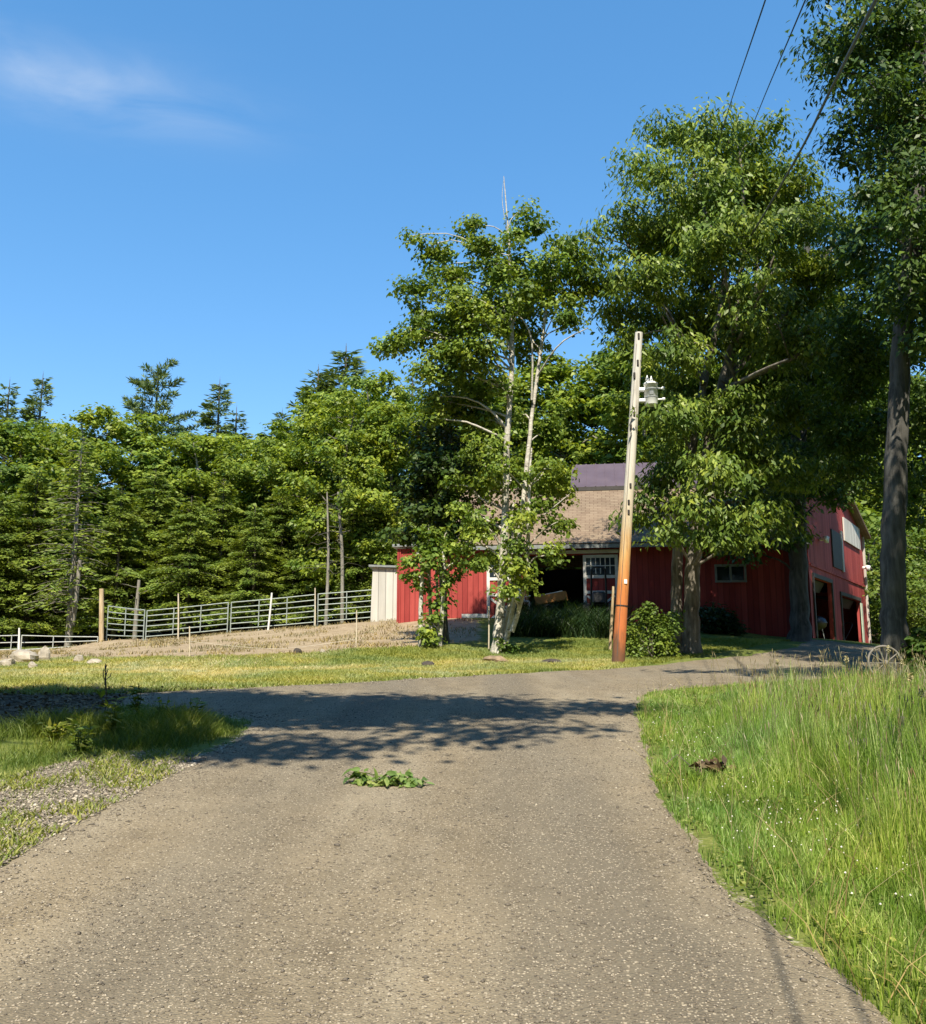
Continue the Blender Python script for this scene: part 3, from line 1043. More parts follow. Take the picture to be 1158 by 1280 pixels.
def smooth_path(pts, n):
    pts = np.asarray(pts, float)
    k = len(pts)
    s = np.linspace(0, k - 1, n)
    i = np.clip(s.astype(int), 0, k - 2)
    t = (s - i)[:, None]
    g = lambda j: pts[np.clip(j, 0, k - 1)]
    p0, p1, p2, p3 = g(i - 1), g(i), g(i + 1), g(i + 2)
    return .5 * ((2 * p1) + (-p0 + p2) * t + (2 * p0 - 5 * p1 + 4 * p2 - p3) * t ** 2 + (-p0 + 3 * p1 - 3 * p2 + p3) * t ** 3)


def hero_tree(name, label, cat, base, trunks, blobs, leafmat, barkmat, seed, spacing=.8, cr=.42, per=46, ln=.17, wd=.07, droop=.6,
              flat=.45, twig=.5, bare=(), group=None, limb_from=-9):
    """trunks: list of (points, radii). blobs: (centre, radii). Everything in world metres; built about the base."""
    r = np.random.default_rng(seed)
    root = empty(name, base, label, cat, group)
    tb = MB()
    nodes = []
    for pts, rads in trunks:
        n = max(14, len(pts) * 5)
        sp = smooth_path(pts, n)
        rr = np.interp(np.linspace(0, len(rads) - 1, n), np.arange(len(rads)), rads)
        sp[2:] += r.normal(size=(n - 2, 3)) * .07 * rr[2:, None] * [1, 1, 0]
        if pts[0][2] - base[2] < .3:
            z = sp[:, 2] - base[2]
            rr = rr * (1 + .38 * np.exp(-np.clip(z, 0, 9) / .22))
        tb.tube(sp, rr, 12)
        nodes.append(np.column_stack([sp, rr]))
    nodes = np.vstack(nodes)
    limb = []
    for bi, (c, rad) in enumerate(blobs):
        c = np.asarray(c)
        ok = nodes[(nodes[:, 2] < c[2] + .3)]
        if len(ok) == 0: ok = nodes
        d = np.linalg.norm((ok[:, :3] - c) * [1, 1, .8], axis=1) + .5 * np.clip(ok[:, 2] - c[2] + .6, 0, 9)
        a = ok[d.argmin()]
        pa = a[:3]
        k = 8
        mid = smooth_path(wob(pa, c + [0, 0, rad[2] * .2], 4, .05, r), k)
        mid[:, 2] += np.sin(np.linspace(0, math.pi, k)) * .10 * np.linalg.norm(c - pa)
        r0 = min(a[3] * .45, .028 + .010 * np.linalg.norm(c - pa))
        if c[2] - base[2] > limb_from:
            tb.tube(mid, np.linspace(r0, .012, k), 6, False)
        limb.append(mid)
    cl, owner = clumps_in(blobs, spacing, r)
    for q in range(len(cl)):
        if r.random() < twig and blobs[owner[q]][0][2] - base[2] > limb_from:
            mid = limb[owner[q]]
            d = np.linalg.norm(mid - cl[q], axis=1)
            j = d.argmin()
            if d[j] > .15:
                tb.tube(wob(mid[j], cl[q], 4, .06, r), [.016, .012, .009, .005], 4, False)
    for pts, r0 in bare:
        tb.tube(smooth_path(pts, 8), np.linspace(r0, r0 * .35, 8), 6, False)
    tb.build('trunk', barkmat, root, True, base).matrix_parent_inverse = Matrix.Identity(4)
    V, t = leaf_cloud(cl, cr, per, ln, wd, r, droop, flat, centre=np.mean([c for c, _ in blobs], 0) - [0, 0, 1.5])
    quads_obj('crown', V - np.asarray(base), leafmat, root, t)
    return root


def PB(lst, Y, depth=.75, flat=.8):
    """crown lobes traced at (u, v, radius px [, dy]) -> world lobes with real depth"""
    out = []
    for q in lst:
        u, v, rp = q[:3]
        dy = q[3] if len(q) > 3 else 0.0
        y = Y + dy
        c = P(u, v, y)
        rr = rp / F * y
        out.append((c, np.array([rr, rr * depth, rr * flat])))
    return out


def PT(lst, Y, r):
    """trunk traced at (u, v [, dy]) with radii in metres"""
    return [P(q[0], q[1], Y + (q[2] if len(q) > 2 else 0)) for q in lst], r


# ---- the big oak in front of the barn (two stems)
YO = 23.6
ob = G(862, 818)
oak_blobs = PB([(850, 165, 42, .5), (905, 165, 45, -.5), (955, 170, 42, .8), (805, 215, 42, 0), (870, 225, 58, -1.6), (940, 235, 60, 1.4),
                (1000, 230, 48, .4), (775, 275, 38, .3), (830, 290, 56, 1.2), (900, 300, 60, -2.0), (975, 300, 56, -.6), (1035, 275, 46, .2),
                (735, 300, 30, .8), (765, 345, 36, 1.0), (815, 355, 52, -1.5), (880, 370, 48, 2.0), (950, 370, 52, -2.2), (1015, 350, 52, 1.0),
                (1055, 330, 40, 0), (790, 430, 34, 1.6), (845, 440, 50, -2.0), (990, 430, 56, -1.4), (1045, 420, 48, 1.0), (930, 450, 42, 2.2),
                (810, 500, 34, .6), (850, 520, 44, -2.4), (915, 520, 50, -1.2), (980, 510, 52, .5), (1040, 510, 44, 1.0), (835, 575, 42, -1.2),
                (895, 590, 46, -2.4), (955, 585, 48, -.5), (1015, 585, 40, 1.0), (825, 630, 30, -1.0), (870, 640, 36, -2.2), (915, 650, 38, -2.0), (960, 645, 30, -.6), (810, 600, 26, -.4), (845, 665, 26, -1.6), (935, 672, 26, -1.0), (985, 655, 30, .2), (890, 670, 24, -2.2), (800, 645, 18, -.6),
                (800, 400, 44, 3), (860, 400, 56, 3.6), (930, 400, 60, 3.4), (1000, 390, 56, 3.2), (820, 300, 44, 3), (890, 260, 56, 3.2), (960, 280, 56, 3.2), (840, 480, 50, 3.2), (910, 500, 56, 3.4),
                (980, 480, 56, 3.2), (905, 190, 40, 2.4), (870, 570, 40, 2.6), (770, 370, 34, 2.6), (740, 330, 30, 2.2), (950, 570, 44, 2.6), (880, 330, 40, .2), (940, 420, 40, .2), (870, 520, 40, .2)], YO, .85, .66)
hero_tree('oak_tree', 'huge twin stemmed oak with drooping leaves shading the barn, right of the utility pole', 'tree', ob,
          [PT([(865, 819), (865, 760), (868, 700), (878, 620), (888, 548), (903, 480), (918, 420), (925, 350), (930, 260), (925, 190)], ob[1] + .1,
              [.24, .215, .205, .19, .165, .14, .11, .08, .05, .025]),
           PT([(846, 815), (846, 760), (847, 700), (852, 640), (866, 560), (880, 480), (893, 420), (905, 345), (880, 260), (860, 190)], ob[1] + .25,
              [.18, .155, .15, .14, .12, .11, .09, .07, .045, .02]),
           PT([(905, 490, -.2), (930, 475, -.8), (985, 450, -1.6), (1020, 430, -1.8)], ob[1], [.10, .085, .07, .03]),
           PT([(925, 412), (938, 385, -.7), (955, 350, -1.3), (968, 320, -1.5)], ob[1], [.08, .065, .05, .02]),
           PT([(925, 412), (942, 395, .3), (945, 350, .6), (950, 300, .8)], ob[1], [.08, .07, .05, .02]),
           PT([(903, 480), (960, 420, 1.2), (1010, 360, 2.0), (1045, 300, 2.2)], ob[1], [.11, .09, .06, .03]),
           PT([(880, 480), (840, 400, .5), (800, 330, .9), (770, 280, 1.0)], ob[1], [.10, .08, .05, .02])],
          oak_blobs, M['oak'], M['oak_bark'], 11, spacing=.52, cr=.54, per=96, ln=.175, wd=.066, droop=1.1, flat=.42, twig=.3,
          bare=[([P(903, 490, ob[1]), P(925, 478, ob[1] - 1.6), P(955, 462, ob[1] - 2.7), P(986, 449, ob[1] - 3.3)], .075), ([P(918, 425, ob[1]), P(913, 385, ob[1] - 1.8), P(906, 335, ob[1] - 2.8)], .06),
                ([P(920, 430, ob[1]), P(938, 400, ob[1] - 1.8), P(950, 370, ob[1] - 2.6), P(972, 330, ob[1] - 3.0)], .06), ([P(880, 480, ob[1]), P(850, 440, ob[1] - 1.6), P(828, 395, ob[1] - 2.5)], .05)])

# ---- the oak at the right frame edge
rb = G(1120, 846)
YR = rb[1] + 1.0
hero_tree('shade_tree', 'tall shaded tree with single grey trunk at the right edge, wagon wheel at its foot', 'tree', rb,
          [PT([(1121, 848), (1118, 780), (1117, 700), (1119, 600), (1123, 520), (1130, 400), (1142, 280), (1152, 180), (1160, 60), (1165, -60)], rb[1] + .15,
              [.265, .24, .228, .215, .20, .185, .16, .13, .10, .06])],
          PB([(1045, 40, 42, -1), (1100, 30, 60, -1.5), (1160, 40, 60, 0), (1035, 95, 30, -.8), (1085, 105, 48, -2.0), (1140, 120, 58, -1.2), (1200, 110, 70, .5),
              (1110, 185, 46, -1.5), (1160, 205, 52, -.5), (1090, 245, 34, .5), (1130, 275, 46, 1.2), (1175, 300, 50, -1.0), (1090, 330, 36, 1.6), (1150, 350, 40, 2.0),
              (1190, 400, 50, 0), (1075, 410, 36, 2.0), (1160, 450, 32, 2.4), (1060, -40, 60, -1), (1130, -50, 80, 0), (1210, -30, 80, 0), (1085, 480, 36, 3.2),
              (1165, 540, 34, 2.6), (1070, 560, 34, 4.0), (1180, 600, 34, 3.0), (1140, 330, 40, -2.2), (1155, 260, 50, -2.4), (1130, 370, 26, -1.8), (1120, 220, 44, -2.0), (1100, 300, 40, -.6), (1060, 300, 34, 1.0), (1095, 380, 40, 1.2),
              (1060, 460, 40, 3.0), (1095, 440, 40, 2.6), (1100, 540, 40, 3.4), (1055, 530, 36, 4.0), (1175, 420, 44, -1.4), (1160, 380, 30, -1.6), (1080, 600, 34, 4.2), (1165, 500, 40, 2.2), (1140, 600, 30, 3.6),
              (1070, 160, 34, -.4), (1060, 70, 44, .6), (1130, 70, 60, .8), (1110, 140, 50, 1.0), (1150, 160, 50, 1.4), (1055, 200, 22, 0), (1150, 640, 22, 4)], YR, .9, .75),
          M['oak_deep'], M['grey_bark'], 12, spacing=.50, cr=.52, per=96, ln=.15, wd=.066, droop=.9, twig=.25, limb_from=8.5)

# ---- dark trunk at the garage corner
tb_ = G(1000, 801)
hero_tree('corner_tree', 'dark trunked tree standing at the corner of the red garage', 'tree', tb_,
          [PT([(1000, 803), (999, 740), (997, 660), (998, 580), (1000, 500), (1005, 400), (1010, 300)], tb_[1] + .1, [.33, .30, .29, .27, .24, .19, .1])],
          PB([(960, 640, 30, 0), (1010, 610, 40, -1.5), (985, 560, 48, -1.0), (1045, 560, 44, -.5), (950, 520, 44, .5), (1000, 480, 52, 1), (1060, 480, 50, 0), (960, 430, 44, 1),
              (1020, 400, 50, 0), (1060, 600, 28, -.5), (1000, 330, 46, 1), (1075, 400, 44, 1), (1048, 625, 16, -1.5), (980, 620, 40, .8), (1020, 540, 50, 1.2), (960, 560, 46, 1.6), (930, 600, 40, 1.4), (1040, 480, 50, 1.4), (1032, 565, 36, -3.2), (1052, 510, 40, -3.4), (1012, 600, 30, -2.6), (1025, 470, 44, -2.6), (990, 620, 30, -2.2), (945, 655, 26, -.6), (965, 600, 34, -2.0), (1060, 440, 44, -2), (985, 670, 22, -1.0), (930, 640, 26, .4), (1100, 300, 56, -2), (1150, 280, 56, -2), (1120, 225, 46, -2.5), (1185, 330, 56, -2), (1090, 365, 50, -1), (1205, 250, 56, -3), (1150, 350, 50, -.5), (1108, 430, 46, -1.2), (1080, 510, 42, 0), (1118, 480, 36, -1), (1085, 580, 30, .4), (1075, 450, 44, .5), (1040, 590, 24, -2), (915, 670, 24, .2), (890, 680, 18, 1.5), (940, 690, 16, -.6)], tb_[1] + .4, .8, .7),
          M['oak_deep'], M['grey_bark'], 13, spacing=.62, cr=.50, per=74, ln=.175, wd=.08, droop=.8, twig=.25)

# ---- pale stemmed aspen clump in front of the barn door
ab = G(622, 817)
YA = ab[1]
hero_tree('aspen_tree', 'tall loose crowned aspen with forked pale trunks in front of the barn door', 'tree', ab,
          [PT([(621, 818), (626, 760), (630, 690), (632, 620), (635, 540), (640, 460), (640, 400), (638, 330), (634, 270), (630, 220)], YA, [.145, .118, .105, .096, .085, .072, .06, .042, .022, .008]),
           PT([(632, 806, -.1), (645, 740, -.2), (648, 690, -.3), (655, 620, -.2), (664, 530, .1), (672, 470, .2), (680, 410, .3), (684, 380, .4), (690, 345, .4), (694, 310, .4)], YA,
              [.075, .066, .062, .066, .058, .052, .046, .034, .020, .008]),
           PT([(627, 800, .3), (638, 752, .4), (640, 700, .4), (640, 640, .3)], YA, [.085, .075, .07, .06]),
           PT([(640, 790, -.4), (655, 735, -.5), (661, 660, -.6), (662, 600, -.6), (665, 560, -.5)], YA, [.07, .06, .05, .04, .02])],
          PB([(655, 262, 16, 0), (652, 290, 18, .4), (672, 285, 16, -.2), (590, 285, 22, .3), (600, 315, 30, -.6), (537, 312, 22, 0), (562, 335, 30, .6), (516, 296, 10, 0),
              (635, 335, 32, .8), (682, 325, 28, -.6), (718, 325, 26, .2), (700, 300, 14, .6), (570, 372, 34, -.9), (620, 382, 38, .9), (670, 372, 34, .4), (722, 368, 26, .9),
              (520, 375, 26, .4), (512, 412, 26, -.4), (492, 430, 16, 0), (478, 431, 10, .2), (552, 420, 38, .5), (596, 432, 36, -.8), (650, 420, 30, 1.0), (712, 405, 20, -.2),
              (540, 462, 30, -.4), (590, 480, 36, .6), (618, 478, 22, -.4), (555, 505, 24, .5), (600, 525, 28, .8), (608, 560, 24, -.4), (680, 545, 30, .4), (645, 590, 26, .7),
              (700, 585, 24, -.3), (690, 620, 28, .2), (612, 610, 26, .3), (672, 640, 18, -.7), (700, 655, 18, -.4), (600, 655, 26, -.4), (640, 675, 20, -.8), (580, 680, 20, 0),
              (650, 700, 16, -.9), (618, 700, 14, .4), (640, 300, 18, -.5), (620, 340, 24, -.7), (650, 370, 26, -.8), (622, 405, 16, -.7), (665, 440, 18, .8), (590, 400, 30, -.9), (540, 390, 26, .5), (700, 385, 24, -.8),
              (575, 450, 30, -.5), (605, 520, 20, .6), (650, 520, 20, .8), (680, 590, 24, -.8), (670, 570, 24, .9), (560, 350, 26, -.4), (690, 350, 24, .8), (740, 350, 24, .6), (650, 640, 14, .9), (612, 660, 16, .6),
              (655, 600, 20, .9), (655, 655, 20, -.9), (625, 585, 16, -.9), (690, 690, 14, -.6), (575, 640, 18, .2), (570, 610, 20, .4), (640, 715, 12, -.9), (540, 500, 18, 0), (536, 525, 12, 0), (605, 585, 24, .6), (660, 728, 11, -.8), (600, 705, 16, -.2), (640, 740, 10, -.9)], YA, .85, .8),
          M['aspen'], M['birch_bark'], 14, spacing=.37, cr=.31, per=64, ln=.108, wd=.092, droop=.7, flat=.6, twig=.3,
          bare=[([P(640, 460, YA), P(622, 425, YA - .6), P(600, 395, YA - 1.0)], .03), ([P(665, 500, YA), P(664, 420, YA - .3), P(640, 385, YA - .5)], .035),
                ([P(672, 470, YA), P(700, 430, YA - .8), P(735, 410, YA - 1.0)], .03), ([P(661, 660, YA - .6), P(685, 640, YA - .9), P(712, 618, YA - 1.1)], .03),
                ([P(634, 290, YA), P(628, 250, YA), P(630, 225, YA)], .012)])

# ---- low leafy clump beside it
sb = G(540, 808)
YS = sb[1]
hero_tree('sapling_clump', 'small clump of leafy pale saplings against the red barn end wall', 'tree', sb,
          [PT([(527, 809), (526, 760), (528, 715), (522, 690)], YS, [.075, .065, .055, .03]), PT([(541, 806), (537, 740), (536, 680), (537, 655)], YS + .3, [.06, .05, .045, .02]),
           PT([(549, 808), (553, 765), (556, 710), (552, 680)], YS - .1, [.07, .06, .05, .02]), PT([(544, 800), (547, 750), (545, 700)], YS + .5, [.05, .045, .03])],
          PB([(538, 668, 16), (524, 690, 16), (555, 690, 18, .3), (540, 705, 18, -.3), (570, 705, 12), (518, 718, 12), (556, 725, 14, -.2), (530, 735, 12, .2), (550, 750, 10), (560, 668, 12),
              (541, 775, 9, -.3), (540, 795, 10, -.4), (533, 790, 7), (512, 700, 9)], YS, .9, .8), M['aspen'], M['birch_bark'], 15, spacing=.30, cr=.25, per=40, ln=.12, wd=.10, flat=.6)

# ---- maple beside the aspen, its shade put into a dark leaf colour
db = G(566, 800)
DMB = np.array([U2X(556, 760, 26.2), 26.2, gh(U2X(556, 760, 26.2), 26.2)])
hero_tree('shade_coloured_maple', 'dense maple left of the aspen, leaves coloured dark to stand for shade, screening the left end of the barn roof', 'tree', DMB,
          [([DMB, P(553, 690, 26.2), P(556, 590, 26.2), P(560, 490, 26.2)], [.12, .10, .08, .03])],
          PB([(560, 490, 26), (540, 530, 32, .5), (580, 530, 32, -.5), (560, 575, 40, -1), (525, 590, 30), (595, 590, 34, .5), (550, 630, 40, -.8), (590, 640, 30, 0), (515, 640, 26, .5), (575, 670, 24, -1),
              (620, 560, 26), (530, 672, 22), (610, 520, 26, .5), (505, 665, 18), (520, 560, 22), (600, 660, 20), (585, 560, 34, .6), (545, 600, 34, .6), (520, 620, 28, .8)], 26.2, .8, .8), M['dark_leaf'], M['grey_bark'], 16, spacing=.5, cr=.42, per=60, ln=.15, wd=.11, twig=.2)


# ------------------------------------------------------------------ forest kinds (mesh made once, copied as objects)
def conifer_mesh(kind, H, Rm, seed, dens=1.0, bare=0.12):
    r = np.random.default_rng(seed)
    tb = MB()
    tb.tube(smooth_path([[0, 0, -.3], [r.normal() * .06, r.normal() * .06, H * .5], [0, 0, H]], 12), np.linspace(.016 * H, .01, 12), 8)
    tb.tube([[0, 0, H * .97], [0, 0, H * 1.01]], [.012, .004], 4)
    VV, TT = [], []
    z = H * bare
    bi = 0
    while z < H * .985:
        t = z / H
        if kind == 'pine':
            nb, step = r.integers(4, 6), H * .065 * (1.1 - .5 * t)
            prof = (1 - t) ** .55 * (.75 + .5 * r.random())
        elif kind == 'spruce':
            nb, step = r.integers(5, 8), H * .026
            prof = (1 - t) ** .85
        else:
            nb, step = r.integers(3, 5), H * .013
            prof = (1 - t) ** .62 * min(1.0, .65 + 2.2 * t) * (.55 + .75 * r.random())
        for q in range(nb):
            az = r.random() * 6.283
            Lb = Rm * prof * (.65 + .5 * r.random()) + .12
            d = np.array([math.cos(az), math.sin(az), 0])
            up0 = {'pine': .22, 'spruce': .12, 'hemlock': .16}[kind] * (.2 + 1.6 * r.random())
            dr = {'pine': .02, 'spruce': .25, 'hemlock': .34}[kind]
            k = 7
            s_ = np.linspace(0, 1, k)
            path = np.outer(s_ * Lb, d) + np.outer(up0 * Lb * s_ - dr * Lb * s_ ** 2 + (.12 * Lb * s_ ** 3 if kind != 'hemlock' else 0), [0, 0, 1])
            zz = z + r.normal() * (step * .3 if kind != 'hemlock' else H * .022)
            path[:, 2] += zz
            tb.tube(path[::2], np.linspace(.012 + .006 * Lb, .004, 4), 3, False)
            n = max(6, int(Lb * 15 * dens))
            s = .12 + .9 * r.random(n) ** .75
            s = np.clip(s, 0, 1.03)
            pp = np.stack([np.interp(s, s_, path[:, c]) for c in range(3)], -1)
            pd = np.array([-d[1], d[0], 0])
            wdt = {'pine': .26, 'spruce': .24, 'hemlock': .38}[kind] * Lb * (1 - .75 * s) + .08
            lat = r.normal(size=n) * wdt * .6
            pp = pp + lat[:, None] * pd + np.array([0, 0, -1.0]) * (np.abs(lat) * .22 + .05 * r.random(n))[:, None]
            if kind == 'pine':
                m = 3
                pp = np.repeat(pp, m, 0)
                ax = norm(d * .6 + np.sign(np.repeat(lat, m))[:, None] * pd * .4 + np.array([0, 0, .7]) + .8 * r.normal(size=(len(pp), 3)))
                V = leaf_quads(pp, ax, norm(.8 * r.normal(size=(len(pp), 3)) + d * .8 + [0, 0, .5]), .24 + .16 * r.random(len(pp)), .05 + .03 * r.random(len(pp)), .1)
            else:
                m = 2
                pp = np.repeat(pp, m, 0) + .05 * r.normal(size=(n * m, 3))
                la = np.repeat(lat, m)
                ax = norm(d * .9 + (np.sign(la) * .7)[:, None] * pd + np.array([0, 0, -.18 if kind == 'hemlock' else .05]) + .28 * r.normal(size=(len(pp), 3)))
                nr = norm(np.array([0, 0, .65]) + d * .85 + .45 * r.normal(size=(len(pp), 3)))
                sz = .24 if kind == 'hemlock' else .25
                V = leaf_quads(pp, ax, nr, sz * (.6 + .8 * r.random(len(pp))), (.095 if kind == 'hemlock' else .075) * (.7 + .7 * r.random(len(pp))), .12)
            VV.append(V)
            TT.append(np.clip(.12 + .28 * r.random() + .45 * r.random(len(V)) * np.clip(np.repeat(s, m) + .25, 0, 1), 0, 1))
        z += step * (.7 + .6 * r.random())
        bi += 1
    return tb, np.concatenate(VV), np.concatenate(TT)


def broadleaf_mesh(H, Rm, seed, leaf=.2, low=.22, lobes=22):
    r = np.random.default_rng(seed)
    tb = MB()
    top = np.array([r.normal() * .3, r.normal() * .3, H * .9])
    tr = smooth_path([[0, 0, -.3], [r.normal() * .15, r.normal() * .15, H * .35], [r.normal() * .25, r.normal() * .25, H * .65], top], 16)
    rr = np.linspace(.017 * H, .02, 16)
    tb.tube(tr, rr, 8)
    blobs = []
    for q in range(lobes):
        t = low + (1 - low) * (q + r.random()) / lobes
        prof = math.sin(math.pi * min(1, max(.04, (t - low * .55) / (1 - low * .55)))) ** .7
        az = q * 2.4 + r.random() * 1.2
        rad = Rm * prof * (.35 + .55 * r.random())
        br = Rm * (.26 + .20 * r.random()) * (1.1 - .45 * t)
        c = np.array([math.cos(az) * rad, math.sin(az) * rad, H * t * .95])
        blobs.append((c, np.array([br, br, br * .68])))
        j = np.argmin(np.abs(tr[:, 2] - (c[2] - .45 * rad)))
        tb.tube(wob(tr[j], c, 6, .05, r), np.linspace(min(rr[j] * .6, .07), .012, 6), 5, False)
    cl, _ = clumps_in(blobs, .62, r)
    V, t = leaf_cloud(cl, .44, 52, leaf, leaf * .62, r, .55, .5, centre=np.array([0, 0, H * .4]))
    return tb, V, t


PROTO = {}


def make_proto(key, data, leafmat, barkmat):
    tb, V, t = data
    H = max(float(V[..., 2].max()), .1)
    a = tb.build('trunk', barkmat, None, True)
    b = quads_obj('crown', V, leafmat, None, t)
    ms = (a.data, b.data, H)
    bpy.data.objects.remove(a)
    bpy.data.objects.remove(b)
    PROTO[key] = ms


for k_ in range(3):
    make_proto('hemlock%d' % k_, conifer_mesh('hemlock', 11, 3.0 + .3 * k_, 100 + k_, 1.9), M['hemlock'], M['twig_bark'])
make_proto('thin0', conifer_mesh('hemlock', 11, 2.5, 131, .30, .2), M['hemlock'], M['pale_bark'])
for k_ in range(2):
    make_proto('spruce%d' % k_, conifer_mesh('spruce', 14, 2.7, 110 + k_, 1.9), M['spruce'], M['twig_bark'])
make_proto('pine0', conifer_mesh('pine', 15, 3.4, 120, 2.6, .3), M['spruce'], M['twig_bark'])
for k_ in range(3):
    make_proto('maple%d' % k_, broadleaf_mesh(12, 3.6, 140 + k_), M['maple'], M['pale_bark'])
for k_ in range(2):
    make_proto('ash%d' % k_, broadleaf_mesh(13, 4.2, 150 + k_, .24, .12, 26), M['oak'], M['twig_bark'])
make_proto('bush0', broadleaf_mesh(4.5, 2.6, 160, .15, .06, 18), M['shrub'], M['twig_bark'])

ORD = ['first', 'second', 'third', 'fourth', 'fifth', 'sixth', 'seventh', 'eighth', 'ninth', 'tenth', 'eleventh', 'twelfth', 'thirteenth', 'fourteenth', 'fifteenth']


def stand(kind, u, vtop, Y, label, cat, group, name, fat=1.0, rot=None):
    X = U2X(u, (vtop + 700) / 2, Y)
    z = gh(X, Y)
    H = P(u, vtop, Y)[2] - z
    ta, cb, h0 = PROTO[kind]
    s = H / h0
    o = empty(name, (X, Y, z - .05), label, cat, group, rng.random() * 6.28 if rot is None else rot)
    o.scale = (s * fat, s * fat, s)
    link('trunk', ta, o)
    link('crown', cb, o)
    return o


front = [(-45, 580, 46), (-5, 615, 43.5), (45, 585, 45), (150, 605, 44.5), (192, 585, 46.5), (238, 618, 44.5), (278, 595, 46), (318, 630, 44), (352, 610, 46.5), (385, 640, 45)]
for q, (u, v, Y) in enumerate(front):
    stand('hemlock%d' % (q % 3), u, v, Y, '%s yellow green hemlock from the left in the front row behind the pipe fence' % ORD[q], 'hemlock',
          'hemlocks in the front row of the wood', 'hemlock_tree', 1.15)
stand('thin0', 98, 545, 43, 'thin hemlock with bare grey lower branches and leaning pale trunk, left of the wooden post', 'hemlock', None, 'hemlock_tree', 1.2)
mid = [(-30, 515, 53), (20, 518, 51), (62, 520, 54), (110, 505, 51.5), (160, 512, 54), (215, 535, 52), (255, 540, 50), (300, 540, 53), (335, 545, 50.5), (365, 525, 55)]
for q, (u, v, Y) in enumerate(mid):
    stand(['maple0', 'ash0', 'maple1', 'maple2', 'maple1', 'ash1', 'maple0', 'maple2', 'maple1', 'ash0'][q], u, v, Y, '%s leafy tree from the left rising behind the hemlocks' % ORD[q], 'tree', 'leafy trees behind the hemlocks', 'maple_tree', 1.2)
conif = [('spruce0', 3, 478, 60, 'blue green spruce tip at the far left edge of the treeline', 1.08), ('spruce1', 45, 470, 61, 'narrow spruce spire left of the tall pine on the skyline', 1.08),
         ('pine0', 192, 448, 57, 'tall white pine with long layered branches on the skyline', 1.20), ('spruce1', 270, 477, 60, 'pointed spruce on the skyline right of the tall pine', 1.20),
         ('spruce0', 292, 512, 62, 'low spruce tucked right of the pointed skyline spruce', 1.32), ('spruce0', 395, 462, 56, 'grey green spruce left of the highest spruce in the wood', 1.6),
         ('spruce1', 430, 436, 57, 'highest spruce in the wood, behind the bright maples beside the barn', 1.7), ('spruce0', 515, 470, 55, 'spruce peeking out left of the aspen crown', 1.20),
         ('spruce1', 350, 515, 58, 'short spruce in the dip of the treeline', 1.32)]
for kd, u, v, Y, lb, ft in conif:
    stand(kd, u, v, Y, lb, 'pine' if kd == 'pine0' else 'spruce', None, 'pine_tree' if kd == 'pine0' else 'spruce_tree', ft)
near = [('maple2', 405, 482, 50, 'bright rounded tree under the highest spruce'), ('ash0', 448, 470, 51, 'broad tree filling the rise of the wood left of the aspen'), ('maple1', 428, 490, 45, 'leafy maple with a pale bare trunk behind the corral fence'), ('maple2', 468, 462, 47, 'tall light green maple left of the aspen'),
        ('maple0', 497, 500, 45.5, 'maple above the white shed beside the barn'), ('ash1', 395, 520, 50, 'broad mid green tree between the hemlocks and the pale trunked maple'),
        ('hemlock1', 455, 600, 44.5, 'low hemlock behind the last corral panel'), ('hemlock2', 500, 590, 46, 'hemlock rising behind the white shed')]
for kd, u, v, Y, lb in near:
    stand(kd, u, v, Y, lb, 'hemlock' if 'hem' in kd else 'tree', None, 'hemlock_tree' if 'hem' in kd else ('maple_tree' if 'maple' in kd else 'ash_tree'), 1.0)
behind = [(555, 500, 56), (605, 470, 54), (655, 455, 57), (705, 440, 54), (752, 430, 56), (800, 440, 54), (850, 450, 57), (905, 440, 55), (960, 430, 58), (1015, 440, 55), (1070, 450, 58), (1125, 460, 56), (1180, 450, 58)]
for q, (u, v, Y) in enumerate(behind):
    stand(['ash0', 'maple1', 'ash1', 'maple2'][q % 4], u, v, Y, '%s tree from the left in the row behind the barn' % ORD[q], 'tree', 'trees behind the barn', 'ash_tree' if q % 2 == 0 else 'maple_tree', 1.15)
for q, (u, v, Y, lb) in enumerate([(1105, 640, 46, 'sunlit bush just right of the red garage wall'), (1150, 650, 43, 'sunlit green bush at the right edge behind the grey trunk'),
                                   (1185, 690, 38, 'low bush cut by the right edge of the view')]):
    stand('bush0', u, v, Y, lb, 'bush', None, 'wild_bush', 1.1)

# far wood closing the gaps between trunks, plus unseen masses that block sky light
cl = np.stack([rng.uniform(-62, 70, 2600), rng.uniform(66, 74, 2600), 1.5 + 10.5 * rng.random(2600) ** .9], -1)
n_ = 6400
aa_ = rng.uniform(R(150), R(390), n_)      # unseen ring added behind and beside the camera to block sky fill
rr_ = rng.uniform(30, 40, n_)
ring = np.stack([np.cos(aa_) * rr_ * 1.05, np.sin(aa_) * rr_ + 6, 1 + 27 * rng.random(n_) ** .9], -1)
sideR = np.stack([rng.uniform(14, 26, 1500), rng.uniform(-6, 13, 1500), 1 + 17 * rng.random(1500)], -1)  # unseen side mass added to cut sky fill from the right
sideL = np.stack([rng.uniform(-27, -15, 1100), rng.uniform(-8, 11, 1100), 1 + 15 * rng.random(1100)], -1)  # likewise added out of view on the left
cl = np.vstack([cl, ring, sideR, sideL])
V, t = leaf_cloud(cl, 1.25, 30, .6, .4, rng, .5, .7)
tag(quads_obj('far_woods_and_sky_blockers', V, M['dark_leaf'], None, t), 'dark far wood closing the gaps behind the trees, plus unseen leaf masses added to block sky light', 'woods', kind='stuff')
